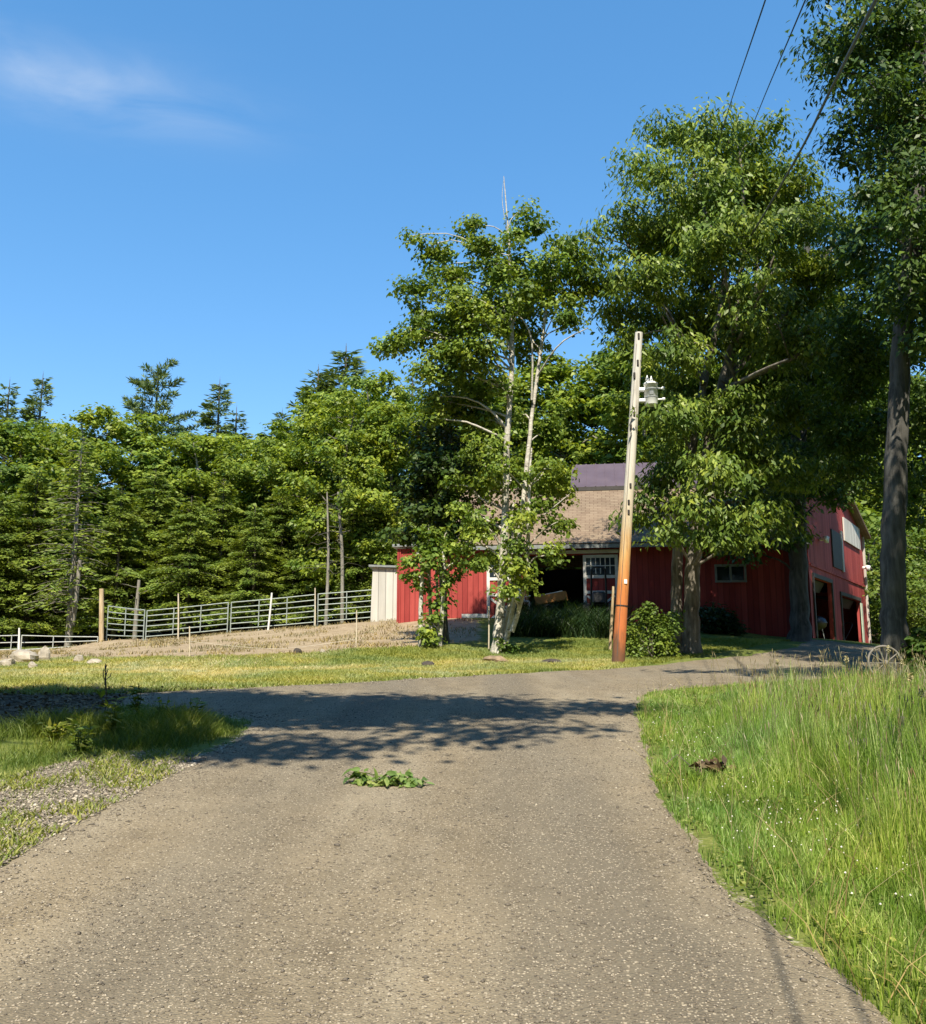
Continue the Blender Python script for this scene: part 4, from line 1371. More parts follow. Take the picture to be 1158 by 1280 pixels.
# dark underbrush between the trunks
cl = np.stack([rng.uniform(-34, 4, 700), rng.uniform(47, 53, 700), np.zeros(700)], -1)
cl[:, 2] = gh(cl[:, 0], cl[:, 1]) + .3 + 2.4 * rng.random(700)
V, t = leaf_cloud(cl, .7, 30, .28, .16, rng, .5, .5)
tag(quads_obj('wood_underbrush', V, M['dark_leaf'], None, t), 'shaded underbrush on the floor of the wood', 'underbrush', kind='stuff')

# bare dead snag by the fence
X = P(408, 750, 42)[0]
z = gh(X, 42)
sn = empty('dead_snag', (X, 42, z), 'bare dead grey sapling trunk behind the corral fence', 'dead tree')
mb = MB()
top = P(409, 615, 42) - [X, 42, z]
mb.tube(smooth_path([[0, 0, -.2], [.05, 0, top[2] * .5], top], 10), np.linspace(.10, .03, 10), 8)
mb.build('trunk', M['pale_bark'], sn, True)
mb = MB()
for q in range(26):
    zz = top[2] * (.35 + .62 * rng.random())
    az = rng.random() * 6.28
    l = .5 + 1.5 * rng.random()
    e = np.array([math.cos(az) * l, math.sin(az) * l, zz + l * (.1 - .4 * rng.random())])
    mb.tube(wob([0, 0, zz], e, 5, .06, rng), np.linspace(.018, .005, 5), 4, False)
mb.build('branch', M['drygrey'], sn)

# leaning trunk at left and broken trunk seen in the wood
for pts, rad, lb in [([(83, 810), (92, 770), (97, 730), (100, 700)], .15, 'leaning pale bare trunk at the wood edge left of the wooden post'),
                     ([(168, 800), (171, 760), (174, 725)], .12, 'short broken grey trunk behind the first corral panel'),
                     ([(428, 775), (428, 700), (425, 650), (423, 615)], .095, 'straight pale trunk right of the dead snag behind the corral')]:
    b = P(pts[0][0], pts[0][1], 42.5)
    b[2] = gh(b[0], 42.5)
    pp = [b - [0, 0, .2]] + [P(u, v, 42.5) for u, v in pts[1:]]
    mb = MB()
    mb.tube(smooth_path(pp, 12), np.linspace(rad, rad * .6, 12), 9)
    for q in range(5):
        s = smooth_path(pp, 12)[int(4 + 7 * rng.random())]
        az = rng.random() * 6.28
        mb.tube(wob(s, s + np.array([math.cos(az), math.sin(az), .15]) * (.4 + .8 * rng.random()), 4, .06, rng), [.025, .018, .012, .005], 4, False)
    tag(mb.build('bare_trunk', M['pale_bark'], None, True, b), lb, 'tree trunk')

# ---- trees standing outside the frame that shade the road and drive
def road_tree(name, label, bx, by, blobs, seed, leafmat, spacing=.6):
    z = gh(bx, by)
    hero_tree(name, label, 'tree', np.array([bx, by, z]), [([np.array([bx, by, z]), np.array([bx + .1, by, z + 4]), np.array([bx + .3, by, z + 8]), np.array([bx + .4, by, z + 12])], [.35, .28, .2, .08])],
              [(np.array(c), np.array(r_)) for c, r_ in blobs], leafmat, M['grey_bark'], seed, spacing=spacing, cr=.5, per=56, ln=.2, wd=.12, twig=.15)


road_tree('roadside_maple', 'roadside maple left of the camera whose shadow crosses the road', -10, 2.5,
          [((-9.5, 4.70, 11.5), (2.2, 1.9, 1.5)), ((-7, 4.40, 11.8), (1.9, 2.0, 1.2)), ((-4.8, 4.10, 11.4), (1.8, 2.0, 1.0)), ((-2.6, 4.10, 11.6), (1.7, 1.6, .8)), ((-.6, 4.30, 11.4), (1.5, 1.1, .6)), ((1.0, 4.40, 11.3), (1.2, .55, .32)), ((-3.6, 1.80, 10.8), (1.1, .5, .4)), ((-2.2, 1.50, 11), (1.6, .6, .4)), ((-.2, 2.40, 11.2), (1.3, .5, .35)),
           ((-3.4, 5.10, 11.6), (1.1, .35, .3)), ((-8.4, 2.40, 10.6), (1.8, 1.0, .8)), ((-11.5, 3.50, 10.5), (2, 2, 1.6))], 21, M['maple'], .46)
road_tree('roadside_oak', 'roadside oak right of the camera whose shadow falls on the driveway', 12, 8.5,
          [((6.2, 9.80, 12.2), (1.9, 1.1, .7)), ((8.2, 10.20, 12.6), (1.9, 1.6, 1.0)), ((10.5, 10.00, 12.5), (2.2, 1.7, 1.2)), ((12.5, 11.10, 13), (2.5, 2, 1.5)), ((13, 8.60, 11), (2, 2, 1.5)), ((4.4, 10.10, 12.0), (1.1, .4, .3)), ((11, 12.60, 14.5), (2.2, 1.5, 1.2))], 22, M['oak'])

road_tree('roadside_sapling', 'young tree right of the camera whose shadow darkens the meadow edge', 5.4, 4.4,
          [((4.40, 4.35, 5.60), (.8, .85, .5)), ((5.35, 4.55, 5.90), (.9, .9, .6)), ((6.05, 4.15, 5.30), (.8, .8, .6)), ((5.05, 5.35, 5.80), (.6, .5, .3))], 23, M['maple'], .42)
# ------------------------------------------------------------------ the barn
AL = np.array([P(500, 700, 33.6)[0], 33.6])
AR = np.array([11.95, 31.35])
adir = (AR - AL) / np.linalg.norm(AR - AL)
LEN = float(np.linalg.norm(AR - AL))
arz = math.atan2(adir[1], adir[0])
anrm = np.array([adir[1], -adir[0]])         # towards the camera


def aloc(u, v):
    """distance along the front wall and height for a photo pixel"""
    a, b = ray(u, v)
    # point (a*Y, Y) on the line AL + t*adir
    A_ = np.array([[a, -adir[0]], [1, -adir[1]]])
    Y, t = np.linalg.solve(A_, AL)
    return t, EYE + b * Y


Z0 = 1.9
zE = aloc(800, 679)[1]
barn = empty('red_barn', (AL[0], AL[1], 0), 'long red barn with brown shingle roof, purple metal upper roof and an open sliding door', 'barn', rz=arz)
# local frame: x along the wall, y into the barn (away from the camera)
t1 = aloc(657, 720)[0]
t2 = aloc(773, 720)[0]
zD = aloc(700, 694)[1]
tw0, zw0 = aloc(897, 726)
tw1, zw1 = aloc(930, 708)
TH = .14
mb = MB()
xl = aloc(560, 700)[0]


def seg(x0, x1, z0, z1, y=TH / 2, th=TH): mb.box([(x0 + x1) / 2, y, (z0 + z1) / 2], [x1 - x0, th, z1 - z0])


seg(0, t1, Z0, zE - .05)
seg(t1, t2, zD, zE - .05)
seg(t2, tw0, Z0, zE - .05)
seg(tw0, tw1, Z0, zw0)
seg(tw0, tw1, zw1, zE - .05)
seg(tw1, LEN, Z0, zE - .05)
DEP = 7.2
rise = .70
mb.box([TH / 2, DEP / 2 + .1, (Z0 + zE) / 2 - .1], [TH - .004, DEP - .2, zE - Z0 - .3])
mb.box([LEN / 2, DEP, (Z0 + zE) / 2 - .1], [LEN - .02, TH, zE - Z0 - .3])
mb.prism([[xl + .1, .2, zE - .35], [xl + .1, DEP - .2, zE - .35], [xl + .1, DEP / 2, zE + rise * DEP / 2 - .35]], [.1, 0, 0])
mb.build('wall', M['red'], barn)
MB().box([LEN / 2, DEP / 2, Z0 + .55], [LEN - .4, DEP - .4, .1]).build('floor', M['concrete'], barn)
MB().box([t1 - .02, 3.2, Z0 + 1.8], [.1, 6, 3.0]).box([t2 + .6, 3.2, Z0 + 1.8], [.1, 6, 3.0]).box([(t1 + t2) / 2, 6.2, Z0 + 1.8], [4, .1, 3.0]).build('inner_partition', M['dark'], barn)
# shingle roof: front slope and rear slope, own frames so that the courses run level
ridge_y = DEP / 2
ov = .42
sl = math.hypot(ridge_y + ov, rise * (ridge_y + ov))
ang = math.atan(rise)
for side in (1, -1):
    o = MB().box([(LEN + .3 - xl) / 2, sl / 2, .06], [LEN + .3 - xl, sl, .12]).build('roof', M['shingle'], barn)
    if side == 1:
        o.location = (xl, -ov, zE - ov * rise + .18)
        o.rotation_euler = (ang, 0, 0)
    else:
        o.location = (LEN + .3, DEP + ov, zE - ov * rise + .18)
        o.rotation_euler = (ang, 0, math.pi)
MB().box([(LEN + xl) / 2 + .15, -ov - .02, zE - ov * rise + .20], [LEN + .3 - xl, .05, .2]).build('fascia', M['fascia'], barn)
# lean-to cap over the left end wall
MB().box([xl / 2 - .1, 1.5, zE - .02], [xl + .3, 3.4, .1], rx=-.05).build('lean_to_roof', M['fascia'], barn)
# purple upper roof over the rear bay
px0 = aloc(701, 600)[0] + .25
ry0 = ridge_y - .15
rz0 = zE + rise * ridge_y + .27
upw = LEN - px0 + .4
pr = .50
sl2 = 3.6
o = MB()
o.box([upw / 2, sl2 / 2, .03], [upw, sl2, .06])
for q in range(int(upw / .41)):
    o.box([.2 + q * .41, sl2 / 2, .075], [.045, sl2 - .01, .035])
o = o.build('upper_roof', M['metalroof'], barn)
o.location = (px0, ry0 - .25, rz0 - .12)
o.rotation_euler = (math.atan(pr), 0, 0)
o = MB().box([upw / 2, sl2 / 2, .03], [upw, sl2, .06]).build('upper_roof', M['metalroof'], barn)
o.location = (px0 + upw, ry0 - .25 + 2 * sl2 * math.cos(math.atan(pr)), rz0 - .12)
o.rotation_euler = (math.atan(pr), 0, math.pi)
MB().box([px0 + upw / 2, ry0 - .26, rz0 - .14], [upw, .05, .16]).build('upper_fascia', M['trim'], barn)
mb = MB()
mb.box([px0 + upw / 2, ry0 + .2, rz0 - .9], [upw - .5, .12, 1.7])
mb.prism([[px0 + .3, ry0 + .1, rz0 - 1.6], [px0 + .3, ry0 + 5.6, rz0 - 1.6], [px0 + .3, ry0 + 5.6, rz0 + .05], [px0 + .3, ry0 + 2.9, rz0 + 1.2], [px0 + .3, ry0 + .1, rz0 - .02]], [.12, 0, 0])
mb.box([px0 + upw / 2, ry0 + 5.6, 5], [upw - .5, .12, 6.5])
mb.build('rear_wall', M['red'], barn)
# door track, sliding doors
MB().box([(aloc(612, 690)[0] + t2) / 2, -.09, aloc(700, 690.5)[1]], [t2 - aloc(612, 690)[0] + .1, .12, .13], bev=.02).build('door_track', M['white'], barn)


def sliding_door(x0, x1, z0, z1, y, nx):
    d = MB()
    d.box([(x0 + x1) / 2, y, (z0 + z1) / 2], [x1 - x0 - .02, .04, z1 - z0 - .02])
    o = d.build('sliding_door', M['red'], barn)
    f = MB()
    w = .11
    yy = y - .035
    f.box([x0 + w / 2, yy, (z0 + z1) / 2], [w, .035, z1 - z0]).box([x1 - w / 2, yy, (z0 + z1) / 2], [w, .035, z1 - z0])
    zm = z0 + (z1 - z0) * .42
    zu = z0 + (z1 - z0) * .66
    for zz in (z1 - w / 2, zu, zm, z0 + w / 2):
        f.box([(x0 + x1) / 2, yy - .004, zz], [x1 - x0 - 2 * w - .004, .035, w])
    hgt, wid = zm - z0 - 2 * w, x1 - x0 - 2 * w
    for sgn in (1, -1):
        f.box([(x0 + x1) / 2, yy + .006 * sgn, (z0 + zm) / 2], [math.hypot(hgt, wid) * .96, .02, .08], ry=sgn * math.atan2(hgt, wid))
    f.build('door_frame', M['white'], o)
    g = MB()
    for q in range(1, nx):
        g.box([x0 + w + wid * q / nx, yy - .002, (zu + z1) / 2], [.03, .03, z1 - zu - 2 * w])
    g.box([(x0 + x1) / 2, yy + .001, (zu + z1) / 2], [wid, .03, .03])
    g.build('glazing_bar', M['white'], o)
    MB().box([(x0 + x1) / 2, yy + .02, (zu + z1) / 2], [wid, .02, z1 - zu - w]).build('pane', M['glass'], o)
    return o


zbot = Z0 + .9
sliding_door(aloc(729, 700)[0], t2, zbot, zD - .02, -.05, 6)
sliding_door(aloc(609, 700)[0], aloc(652, 700)[0], zbot - .1, zD - .02, -.05, 6)
# window in the shaded wall
w = MB()
w.box([(tw0 + tw1) / 2, -.02, zw0 - .03], [tw1 - tw0 + .16, .12, .07]).box([(tw0 + tw1) / 2, -.02, zw1 + .04], [tw1 - tw0 + .16, .1, .08])
for xx in (tw0 - .04, tw1 + .04, (tw0 + tw1) / 2): w.box([xx, -.02, (zw0 + zw1) / 2], [.07, .09, zw1 - zw0])
wo = w.build('window', M['fascia'], barn)
MB().box([(tw0 + tw1) / 2, .06, (zw0 + zw1) / 2], [tw1 - tw0, .02, zw1 - zw0]).build('pane', M['glass'], wo)
# foundation board seen at the left
xa, xb = aloc(578, 772)[0], aloc(611, 772)[0]
MB().box([(xa + xb) / 2, -.08, aloc(590, 770)[1]], [xb - xa, .1, .14]).build('sill_board', M['white'], barn)
for xx in (-.02, LEN - .1): MB().box([xx, -.03, (Z0 + zE) / 2], [.14, .05, zE - Z0 - .1]).build('corner_trim', M['red'], barn)

# ---- garage wing with the two tall openings
C0 = np.array([12.05, 31.0])
C1 = np.array([U2X(1084, 760, 42.0), 42.0])
gd = (C1 - C0) / np.linalg.norm(C1 - C0)
GL = float(np.linalg.norm(C1 - C0))
grz = math.atan2(gd[1], gd[0])


def gloc(u, v):
    a, b = ray(u, v)
    A_ = np.array([[a, -gd[0]], [1, -gd[1]]])
    Y, t = np.linalg.solve(A_, C0)
    return t, EYE + b * Y


gar = empty('red_garage', (C0[0], C0[1], 0), 'tall red garage end with two dark open bays at the top of the driveway', 'garage', rz=grz)
GZ = 1.85
gE = 7.05
gR = 8.7
d1a, d1b = gloc(1018.5, 760)[0], gloc(1041, 760)[0]
d2a, d2b = gloc(1052, 760)[0], gloc(1075.5, 760)[0]
zd1 = gloc(1019, 722)[1]
zd2 = gloc(1064, 751)[1]
zd2 = max(zd2, zd1 - .35)
mb = MB()


def gs(x0, x1, z0, z1): mb.box([(x0 + x1) / 2, TH / 2, (z0 + z1) / 2], [x1 - x0, TH, z1 - z0])


gs(0, d1a, GZ - .6, zd1)
gs(d1b, d2a, GZ - .6, zd1)
gs(d2b, GL, GZ - .6, zd1)
gs(d2a, d2b, zd2, zd1)
mb.prism([[0, 0, zd1], [GL, 0, zd1], [GL, 0, gE], [GL / 2, 0, gR], [0, 0, gE]], [0, TH, 0])
GD = 6.5
mb.box([TH / 2, GD / 2 + .1, (GZ + gE) / 2], [TH - .004, GD, gE - GZ - .2])
mb.box([GL - TH / 2, GD / 2 + .1, (GZ + gE) / 2 - .3], [TH - .004, GD, gE - GZ + .4])
mb.box([GL / 2, GD, (GZ + gE) / 2], [GL - .3, TH, gE - GZ])
mb.build('wall', M['red2'], gar)
gs_ang = math.atan((gR - gE) / (GL / 2))
hl = (GL / 2 + .35) / math.cos(gs_ang)
for sgn in (1, -1):
    o = MB().box([0, 0, 0], [GD + .7, hl, .12]).build('roof', M['shingle'], gar)
    o.rotation_euler = (sgn * gs_ang, 0, math.pi / 2)
    cxm = GL / 2 - sgn * (-1) * 0
    o.location = (GL / 2 + sgn * -1 * (-(GL / 2 + .35) / 2), GD / 2, (gE + gR) / 2 + .02)
    o.rotation_euler = (0, sgn * gs_ang, 0)
    o.data = MB().box([0, 0, 0], [hl, GD + .7, .12]).build('tmp', M['shingle']).data
    bpy.data.objects.remove(bpy.data.objects['tmp'])
MB().box([GL / 2, GD / 2, GZ - .02], [GL - .4, GD - .4, .1]).build('floor', M['concrete'], gar)
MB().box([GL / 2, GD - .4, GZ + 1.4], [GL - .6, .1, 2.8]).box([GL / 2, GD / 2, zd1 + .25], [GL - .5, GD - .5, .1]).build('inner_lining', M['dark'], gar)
for (x0, x1, zt) in ((d1a, d1b, zd1), (d2a, d2b, zd2)):
    f = MB()
    f.box([x0 - .07, -.03, (GZ + zt) / 2], [.14, .06, zt - GZ]).box([x1 + .07, -.03, (GZ + zt) / 2], [.14, .06, zt - GZ]).box([(x0 + x1) / 2, -.03, zt + .07], [x1 - x0 + .28, .06, .14])
    do = f.build('bay_frame', M['trim'], gar)
    # overhead door rolled up inside, two lower panels showing
    g = MB()
    g.box([(x0 + x1) / 2, .35, zt - .18], [x1 - x0 - .1, .05, .42], rx=.5).box([(x0 + x1) / 2, .85, zt - .02], [x1 - x0 - .1, .7, .05], rx=.15)
    g.build('overhead_door', M['trim'], gar)
MB().box([d2b + .05, -.06, (GZ + zd2) / 2 - .05], [.35, .05, zd2 - GZ - .1]).build('door_jamb', M['jamb'], gar)
MB().box([GL - .06, -.05, (GZ + gE) / 2], [.12, .1, gE - GZ]).build('corner_trim', M['white_board'], gar)
# weathered white boards high on the wall
xa, xb = gloc(1054, 670)[0], gloc(1073, 670)[0]
MB().box([(xa + xb) / 2, -.05, gloc(1064, 668)[1]], [xb - xa, .05, 1.0]).build('white_boards', M['white_board'], gar)
# loft hatch and its frame
xa, xb = gloc(1040, 690)[0], gloc(1051, 690)[0]
MB().box([(xa + xb) / 2, -.03, gloc(1046, 688)[1]], [xb - xa, .05, 1.5]).build('loft_hatch', M['trim'], gar)
MB().box([xb + .18, -.05, gloc(1053, 690)[1]], [.28, .06, 1.7]).build('hatch_board', M['white_board'], gar)
# belt board
MB().box([GL / 2, -.02, zd1 + .42], [GL - .3, .05, .10]).build('belt_board', M['red2'], gar)
# two floodlights
for u, v in ((1078, 713), (1024, 678)):
    xx, zz = gloc(u, v)
    fl = MB()
    fl.box([xx, -.12, zz + .12], [.12, .2, .12], bev=.02)
    for sg in (-1, 1):
        fl.lathe([[0.001, -.02], [.06, -.02], [.07, .08], [.10, .2], [.09, .2], [.001, .17]], [xx + sg * .14, -.26, zz], 12, 'Z')
    fl.build('floodlight', M['metalbox'], gar, True)

# ---- white shed end left of the barn
sx0 = P(464, 740, 36.5)
sx1 = P(499, 740, 36.5)
sh = empty('white_shed', (sx0[0], 36.5, gh(sx0[0], 36.5) - .1), 'small pale shed with a plain board front against the left end of the barn', 'shed')
hh_ = P(470, 709, 36.5)[2] - sh.location.z
wdt = sx1[0] - sx0[0]
mb = MB()
mb.prism([[-.02, 0, 0], [wdt, 0, 0], [wdt, 0, hh_ - .06], [.06, 0, hh_]], [0, 2.2, 0])
mb.build('wall', M['shed_white'], sh)
MB().box([wdt / 2, 1.1, hh_ + .03], [wdt + .2, 2.5, .08], ry=.035).build('roof', M['fascia'], sh)

# ------------------------------------------------------------------ corral panels
FY = 38.2


def pipe_panel(name, label, a, b, ha, hb, rails, mids, m, group=None, r=.022, posts=True):
    """a, b: base points; ha, hb: top heights above them"""
    a, b = np.asarray(a, float), np.asarray(b, float)
    o = empty(name, a, label, 'fence panel', group)
    A, B = np.zeros(3), b - a
    at = lambda t, k: A + (B - A) * t + np.array([0, 0, (ha + (hb - ha) * t) * k])
    for t in (0, 1):
        p = MB()
        p.tube([at(t, .0) - [0, 0, .02], at(t, 1.0)], r * 1.15, 8)
        p.build('post', m, o, True)
    p = MB()
    for k in np.linspace(.14, .985, rails):
        p.tube([at(0, k), at(.33, k) - [0, 0, .012], at(.66, k) - [0, 0, .012], at(1, k)], r, 8)
    p.build('rails', m, o, True)
    for t in mids:
        p = MB()
        p.tube([at(t, .12) + [0, -.035, 0], at(t, 1.0) + [0, -.035, 0]], r * 1.0, 8)
        p.build('upright', m, o, True)
    return o


panels = [(182, 284, 801, 791.5, 763, 753), (288, 393, 791, 782, 752.5, 743), (397, 505, 781.5, 773, 742, 733.5)]
lab = ['galvanised corral panel second from the wooden post', 'middle galvanised corral panel crossed by the leaning white stake', 'galvanised corral panel ending at the white shed']
for (ua, ub, va, vb, ta, tb2), lb in zip(panels, lab):
    a, b = P(ua, va, FY), P(ub, vb, FY - .2)
    a[2], b[2] = gh(a[0], a[1]), gh(b[0], b[1])
    a[2] = max(a[2], P(ua, va, FY)[2] - .05)
    b[2] = max(b[2], P(ub, vb, FY - .2)[2] - .05)
    pipe_panel('corral_panel', lb, a, b, P(ua, ta, FY)[2] - a[2], P(ub, tb2, FY)[2] - b[2], 6, (.335, .67), M['galv'], 'galvanised corral panels')
a, b = P(133, 800, 39.2), P(179, 801, FY)
b[2] = P(179, 801, FY)[2]
pipe_panel('corral_panel', 'narrow galvanised panel between the wooden post and the corral', a, b, P(133, 757, 39.2)[2] - a[2], P(179, 762, FY)[2] - b[2], 6, (.5,), M['galv'], 'galvanised corral panels')
a, b = P(133, 800, 39.3), P(140, 796, 44.5)
b2 = P(258, 784, 46)
for aa, bb, t0, t1_, lb in [(P(186, 795, 45), P(300, 784, 46), 765, 755, 'far side corral panel seen through the near rails'), (P(305, 784, 46), P(420, 774, 46), 752, 745, 'far side corral panel behind the pale trunk')]:
    pipe_panel('corral_panel', lb, aa, bb, P(190, t0, 45)[2] - aa[2], P(300, t1_, 46)[2] - bb[2], 6, (.5,), M['galv'], 'galvanised corral panels')
# wooden post
wp = P(127, 802, 38.8)
mb = MB()
mb.tube([wp - [0, 0, .2], P(127, 760, 38.8), P(127, 736, 38.8)], [.105, .10, .095], 12)
tag(mb.build('wooden_post', M['post'], None, True, wp), 'stout round wooden post at the left end of the corral', 'post')
# low pipe fence on the left
for (ua, ub, va, vb, ta, tb2, lb) in [(-60, 22, 815, 813, 795, 794, 'low pale pipe panel running off the left edge'), (26, 122, 814, 806, 794, 796, 'low pale pipe panel left of the wooden post')]:
    a, b = P(ua, va, 39.5), P(ub, vb, 39.5)
    a[2], b[2] = a[2] - .05, b[2] - .05
    pipe_panel('pipe_panel', lb, a, b, P(ua, ta, 39.5)[2] - a[2], P(ub, tb2, 39.5)[2] - b[2], 3, (.42,) if ua > 0 else (.9,), M['galv2'], 'low pipe fence panels')
# thin stakes
stakes = [(237, 783, 237, 822, 22.6, .019, 'thin pale stake on the lawn below the corral'), (446, 763, 445, 810, 25.6, .022, 'pale rope stake on the bank near the barn'),
          (340, 741, 335, 787, 37.6, .045, 'leaning white stake propped in front of the corral panels'), (223, 742, 223, 797, 38.0, .035, 'thin upright pipe taller than the corral panel'),
          (24, 785, 24, 812, 39.0, .045, 'white upright pipe in the low fence at the far left'), (611, 758, 611, 814, 24.9, .022, 'thin bare stake just left of the aspen trunk'),
          (394, 735, 394, 784, 37.8, .03, 'thin rod at the joint of two corral panels')]
for u0, v0, u1, v1, Y, r_, lb in stakes:
    t_, b_ = P(u0, v0, Y), P(u1, v1, Y)
    b_[2] = min(b_[2], gh(b_[0], b_[1])) - .12
    mb = MB()
    mb.tube(smooth_path([b_, (b_ + t_) / 2 + [.01, 0, 0], t_], 6), np.linspace(r_, r_ * .85, 6), 8)
    tag(mb.build('fence_stake', M['stake'] if 'white' not in lb else M['white'], None, True, b_), lb, 'stake', 'thin stakes about the paddock')
# rope between two stakes
a, b = P(237, 802, 22.6), P(446, 799, 25.6)
mb = MB()
pp = smooth_path([a, (a + b) / 2 - [0, 0, .22], b], 18)
mb.tube(pp, .006, 6)
tag(mb.build('paddock_rope', M['rope'], None, True, a), 'thin pale rope slung between two stakes on the bank', 'rope')


# ------------------------------------------------------------------ rocks
def rock(u, v, w, hgt, label, seed, m='rock'):
    r = np.random.default_rng(seed)
    g = G(u, v)
    s = w / F * g[1]
    hz = hgt / F * g[1]
    n, k = 14, 8
    vv = []
    nd = norm(r.normal(size=(10, 3)))
    no = .62 + .3 * r.random(10)
    for i_ in range(k + 1):
        ph = math.pi * i_ / k
        for j_ in range(n):
            th = 2 * math.pi * j_ / n
            d_ = np.array([math.sin(ph) * math.cos(th), math.sin(ph) * math.sin(th), math.cos(ph)])
            dd_ = nd @ d_
            rr_ = min(1.0, float(np.min(np.where(dd_ > .05, no / np.maximum(dd_, .05), 9))))
            vv.append(d_ * rr_ * (1 + .05 * r.normal()))
    vv = np.array(vv) * [s * .5, s * .42, hz * .85]
    f = [[i_ * n + j_, i_ * n + (j_ + 1) % n, (i_ + 1) * n + (j_ + 1) % n, (i_ + 1) * n + j_] for i_ in range(k) for j_ in range(n)]
    mb = MB().add(vv + [g[0], g[1], g[2] + hz * .25], f)
    return tag(mb.build('field_rock', M[m], None, False, g), label, 'rock', 'rocks at the lawn edge')


rock(30, 828, 44, 15, 'large whitish boulder among the weeds at the far left', 1)
rock(55, 826, 15, 16, 'pale upright rock at the right end of the boulder', 2)
rock(8, 833, 22, 10, 'low pale rock at the very left edge', 3)
rock(98, 828, 12, 10, 'white rock right of the boulder pile', 4)
rock(118, 830, 20, 6, 'flat grey rock half sunk in the bank', 5)
rock(40, 836, 14, 8, 'small pale stone in front of the boulder', 6)
M['mound'] = plain('earth_mound', (.24, .175, .11), .95, var=.3, scale=5, bmp=.9)
M['darkrock'] = plain('dark_rock', (.06, .05, .042), .9, bmp=.8)
rock(371, 818, 13, 7, 'small dark stone on the lawn below the bank', 7, 'darkrock')
rock(403, 817, 7, 6, 'tiny pale stone beside the dark stone on the lawn', 8)
rock(535, 833, 17, 7, 'dark lump on the lawn left of the aspen', 9, 'darkrock')
rock(690, 829, 28, 5, 'flat dark slab in the dry grass by the road', 10, 'darkrock')
rock(620, 828, 38, 8, 'low earthy mound at the foot of the aspen', 12, 'mound')

# ------------------------------------------------------------------ utility pole
pb = G(773, 829)
pt = P(799, 416, pb[1])
po = empty('utility_pole', pb, 'leaning wooden utility pole, bleached above and orange below, beside the drive', 'utility pole')
top = pt - pb
mb = MB()
n = 24
mb.tube([top * t for t in np.linspace(-.02, 1, n)], np.interp(np.linspace(0, 1, n), [0, .3, 1], [.158, .135, .098]), 16)
mb.build('shaft', M['pole'], po, True)
tl = np.linalg.norm(top)
ax = top / tl
for t in (.985, .90, .86, .74, .70, .52, .47, .44):
    c = top * t
    rr_ = np.interp(t, [0, .3, 1], [.158, .135, .098])
    MB().box(c + np.array([(.3 - (t * 37 % 1)) * .12, -rr_, 0]), [.05, .05, .16 if t > .8 else .12], bev=.01).build('bolt_plate', M['rust'], po)
mb = MB()
for t in (.165,):
    mb.tube([top * (t - .002), top * (t + .002)], .152, 16)
mb.build('band', M['rust'], po)
# dead conduit on the right flank
mb = MB()
mb.tube([top * t + np.array([.03, .15, 0]) for t in np.linspace(0, .8, 12)], .02, 6)
mb.build('conduit', M['fascia'], po, True)

# bare earth wire stapled down the front, and a small tag
mb = MB()
mb.tube([top * t + np.array([-.06, -np.interp(t, [0, .3, 1], [.158, .135, .098]) * .93 - .004, 0]) for t in np.linspace(.02, .96, 24)], .006, 5)
mb.build('earth_wire', M['cable_grey'], po, True)
MB().box(top * .235 + np.array([.03, -.147, 0]), [.07, .012, .10]).build('tag_plate', M['metalbox'], po)

# transformer can
tc_ = P(814, 492, pb[1] - .02)
tf = empty('transformer', tc_, 'white transformer can bracketed to the utility pole', 'transformer')
R_ = .165
mb = MB()
mb.lathe([[.001, -.30], [R_ * .92, -.30], [R_, -.28], [R_, .22], [R_ * 1.05, .22], [R_ * 1.05, .25], [R_ * .9, .28], [R_ * .4, .31], [.001, .315]], [0, 0, 0], 24)
mb.build('tank', M['metalbox'], tf, True)
for zz in (-.13, .08): MB().lathe([[R_, zz], [R_ * 1.04, zz + .005], [R_ * 1.04, zz + .03], [R_, zz + .035]], [0, 0, 0], 24).build('rim_band', M['fascia'], tf, True)
for dx_, dy_ in ((.02, 0), (-.09, -.05)):
    mb = MB()
    mb.lathe([[.03, .28], [.028, .32], [.045, .33], [.045, .345], [.026, .355], [.04, .37], [.04, .385], [.02, .395], [.012, .45], [.001, .455]], [dx_, dy_, 0], 12)
    mb.build('bushing', M['metalbox'], tf, True)
for zz in (.12, -.16):
    mb = MB()
    mb.tube([[R_ * .8, -.03, zz], [R_ + .12, -.06, zz]], .025, 8)
    mb.lathe([[.001, -.03], [.045, -.03], [.045, .03], [.001, .03]], [R_ + .13, -.06, zz], 10, 'X')
    mb.build('lug', M['metalbox'], tf, True)
for zz in (.10, -.18):
    mb = MB()
    mb.box([-R_ - .06, .0, zz], [.16, .12, .09], bev=.015)
    mb.build('bracket', M['metalbox'], tf)
MB().box([-.02, -R_ - .005, -.03], [.10, .02, .09], bev=.004).build('rating_plate', M['fascia'], tf)

# long stick leaning on the pole
a = G(765, 815) + [0, .35, 0]
b = P(767, 733, a[1] + .05)
mb = MB()
mb.tube(smooth_path([a - [0, 0, .05], (a + b) / 2 + [.01, 0, 0], b], 10), np.linspace(.05, .035, 10), 8)
tag(mb.build('leaning_rail', M['post'], None, True, a), 'weathered rail leaning upright behind the utility pole', 'rail')


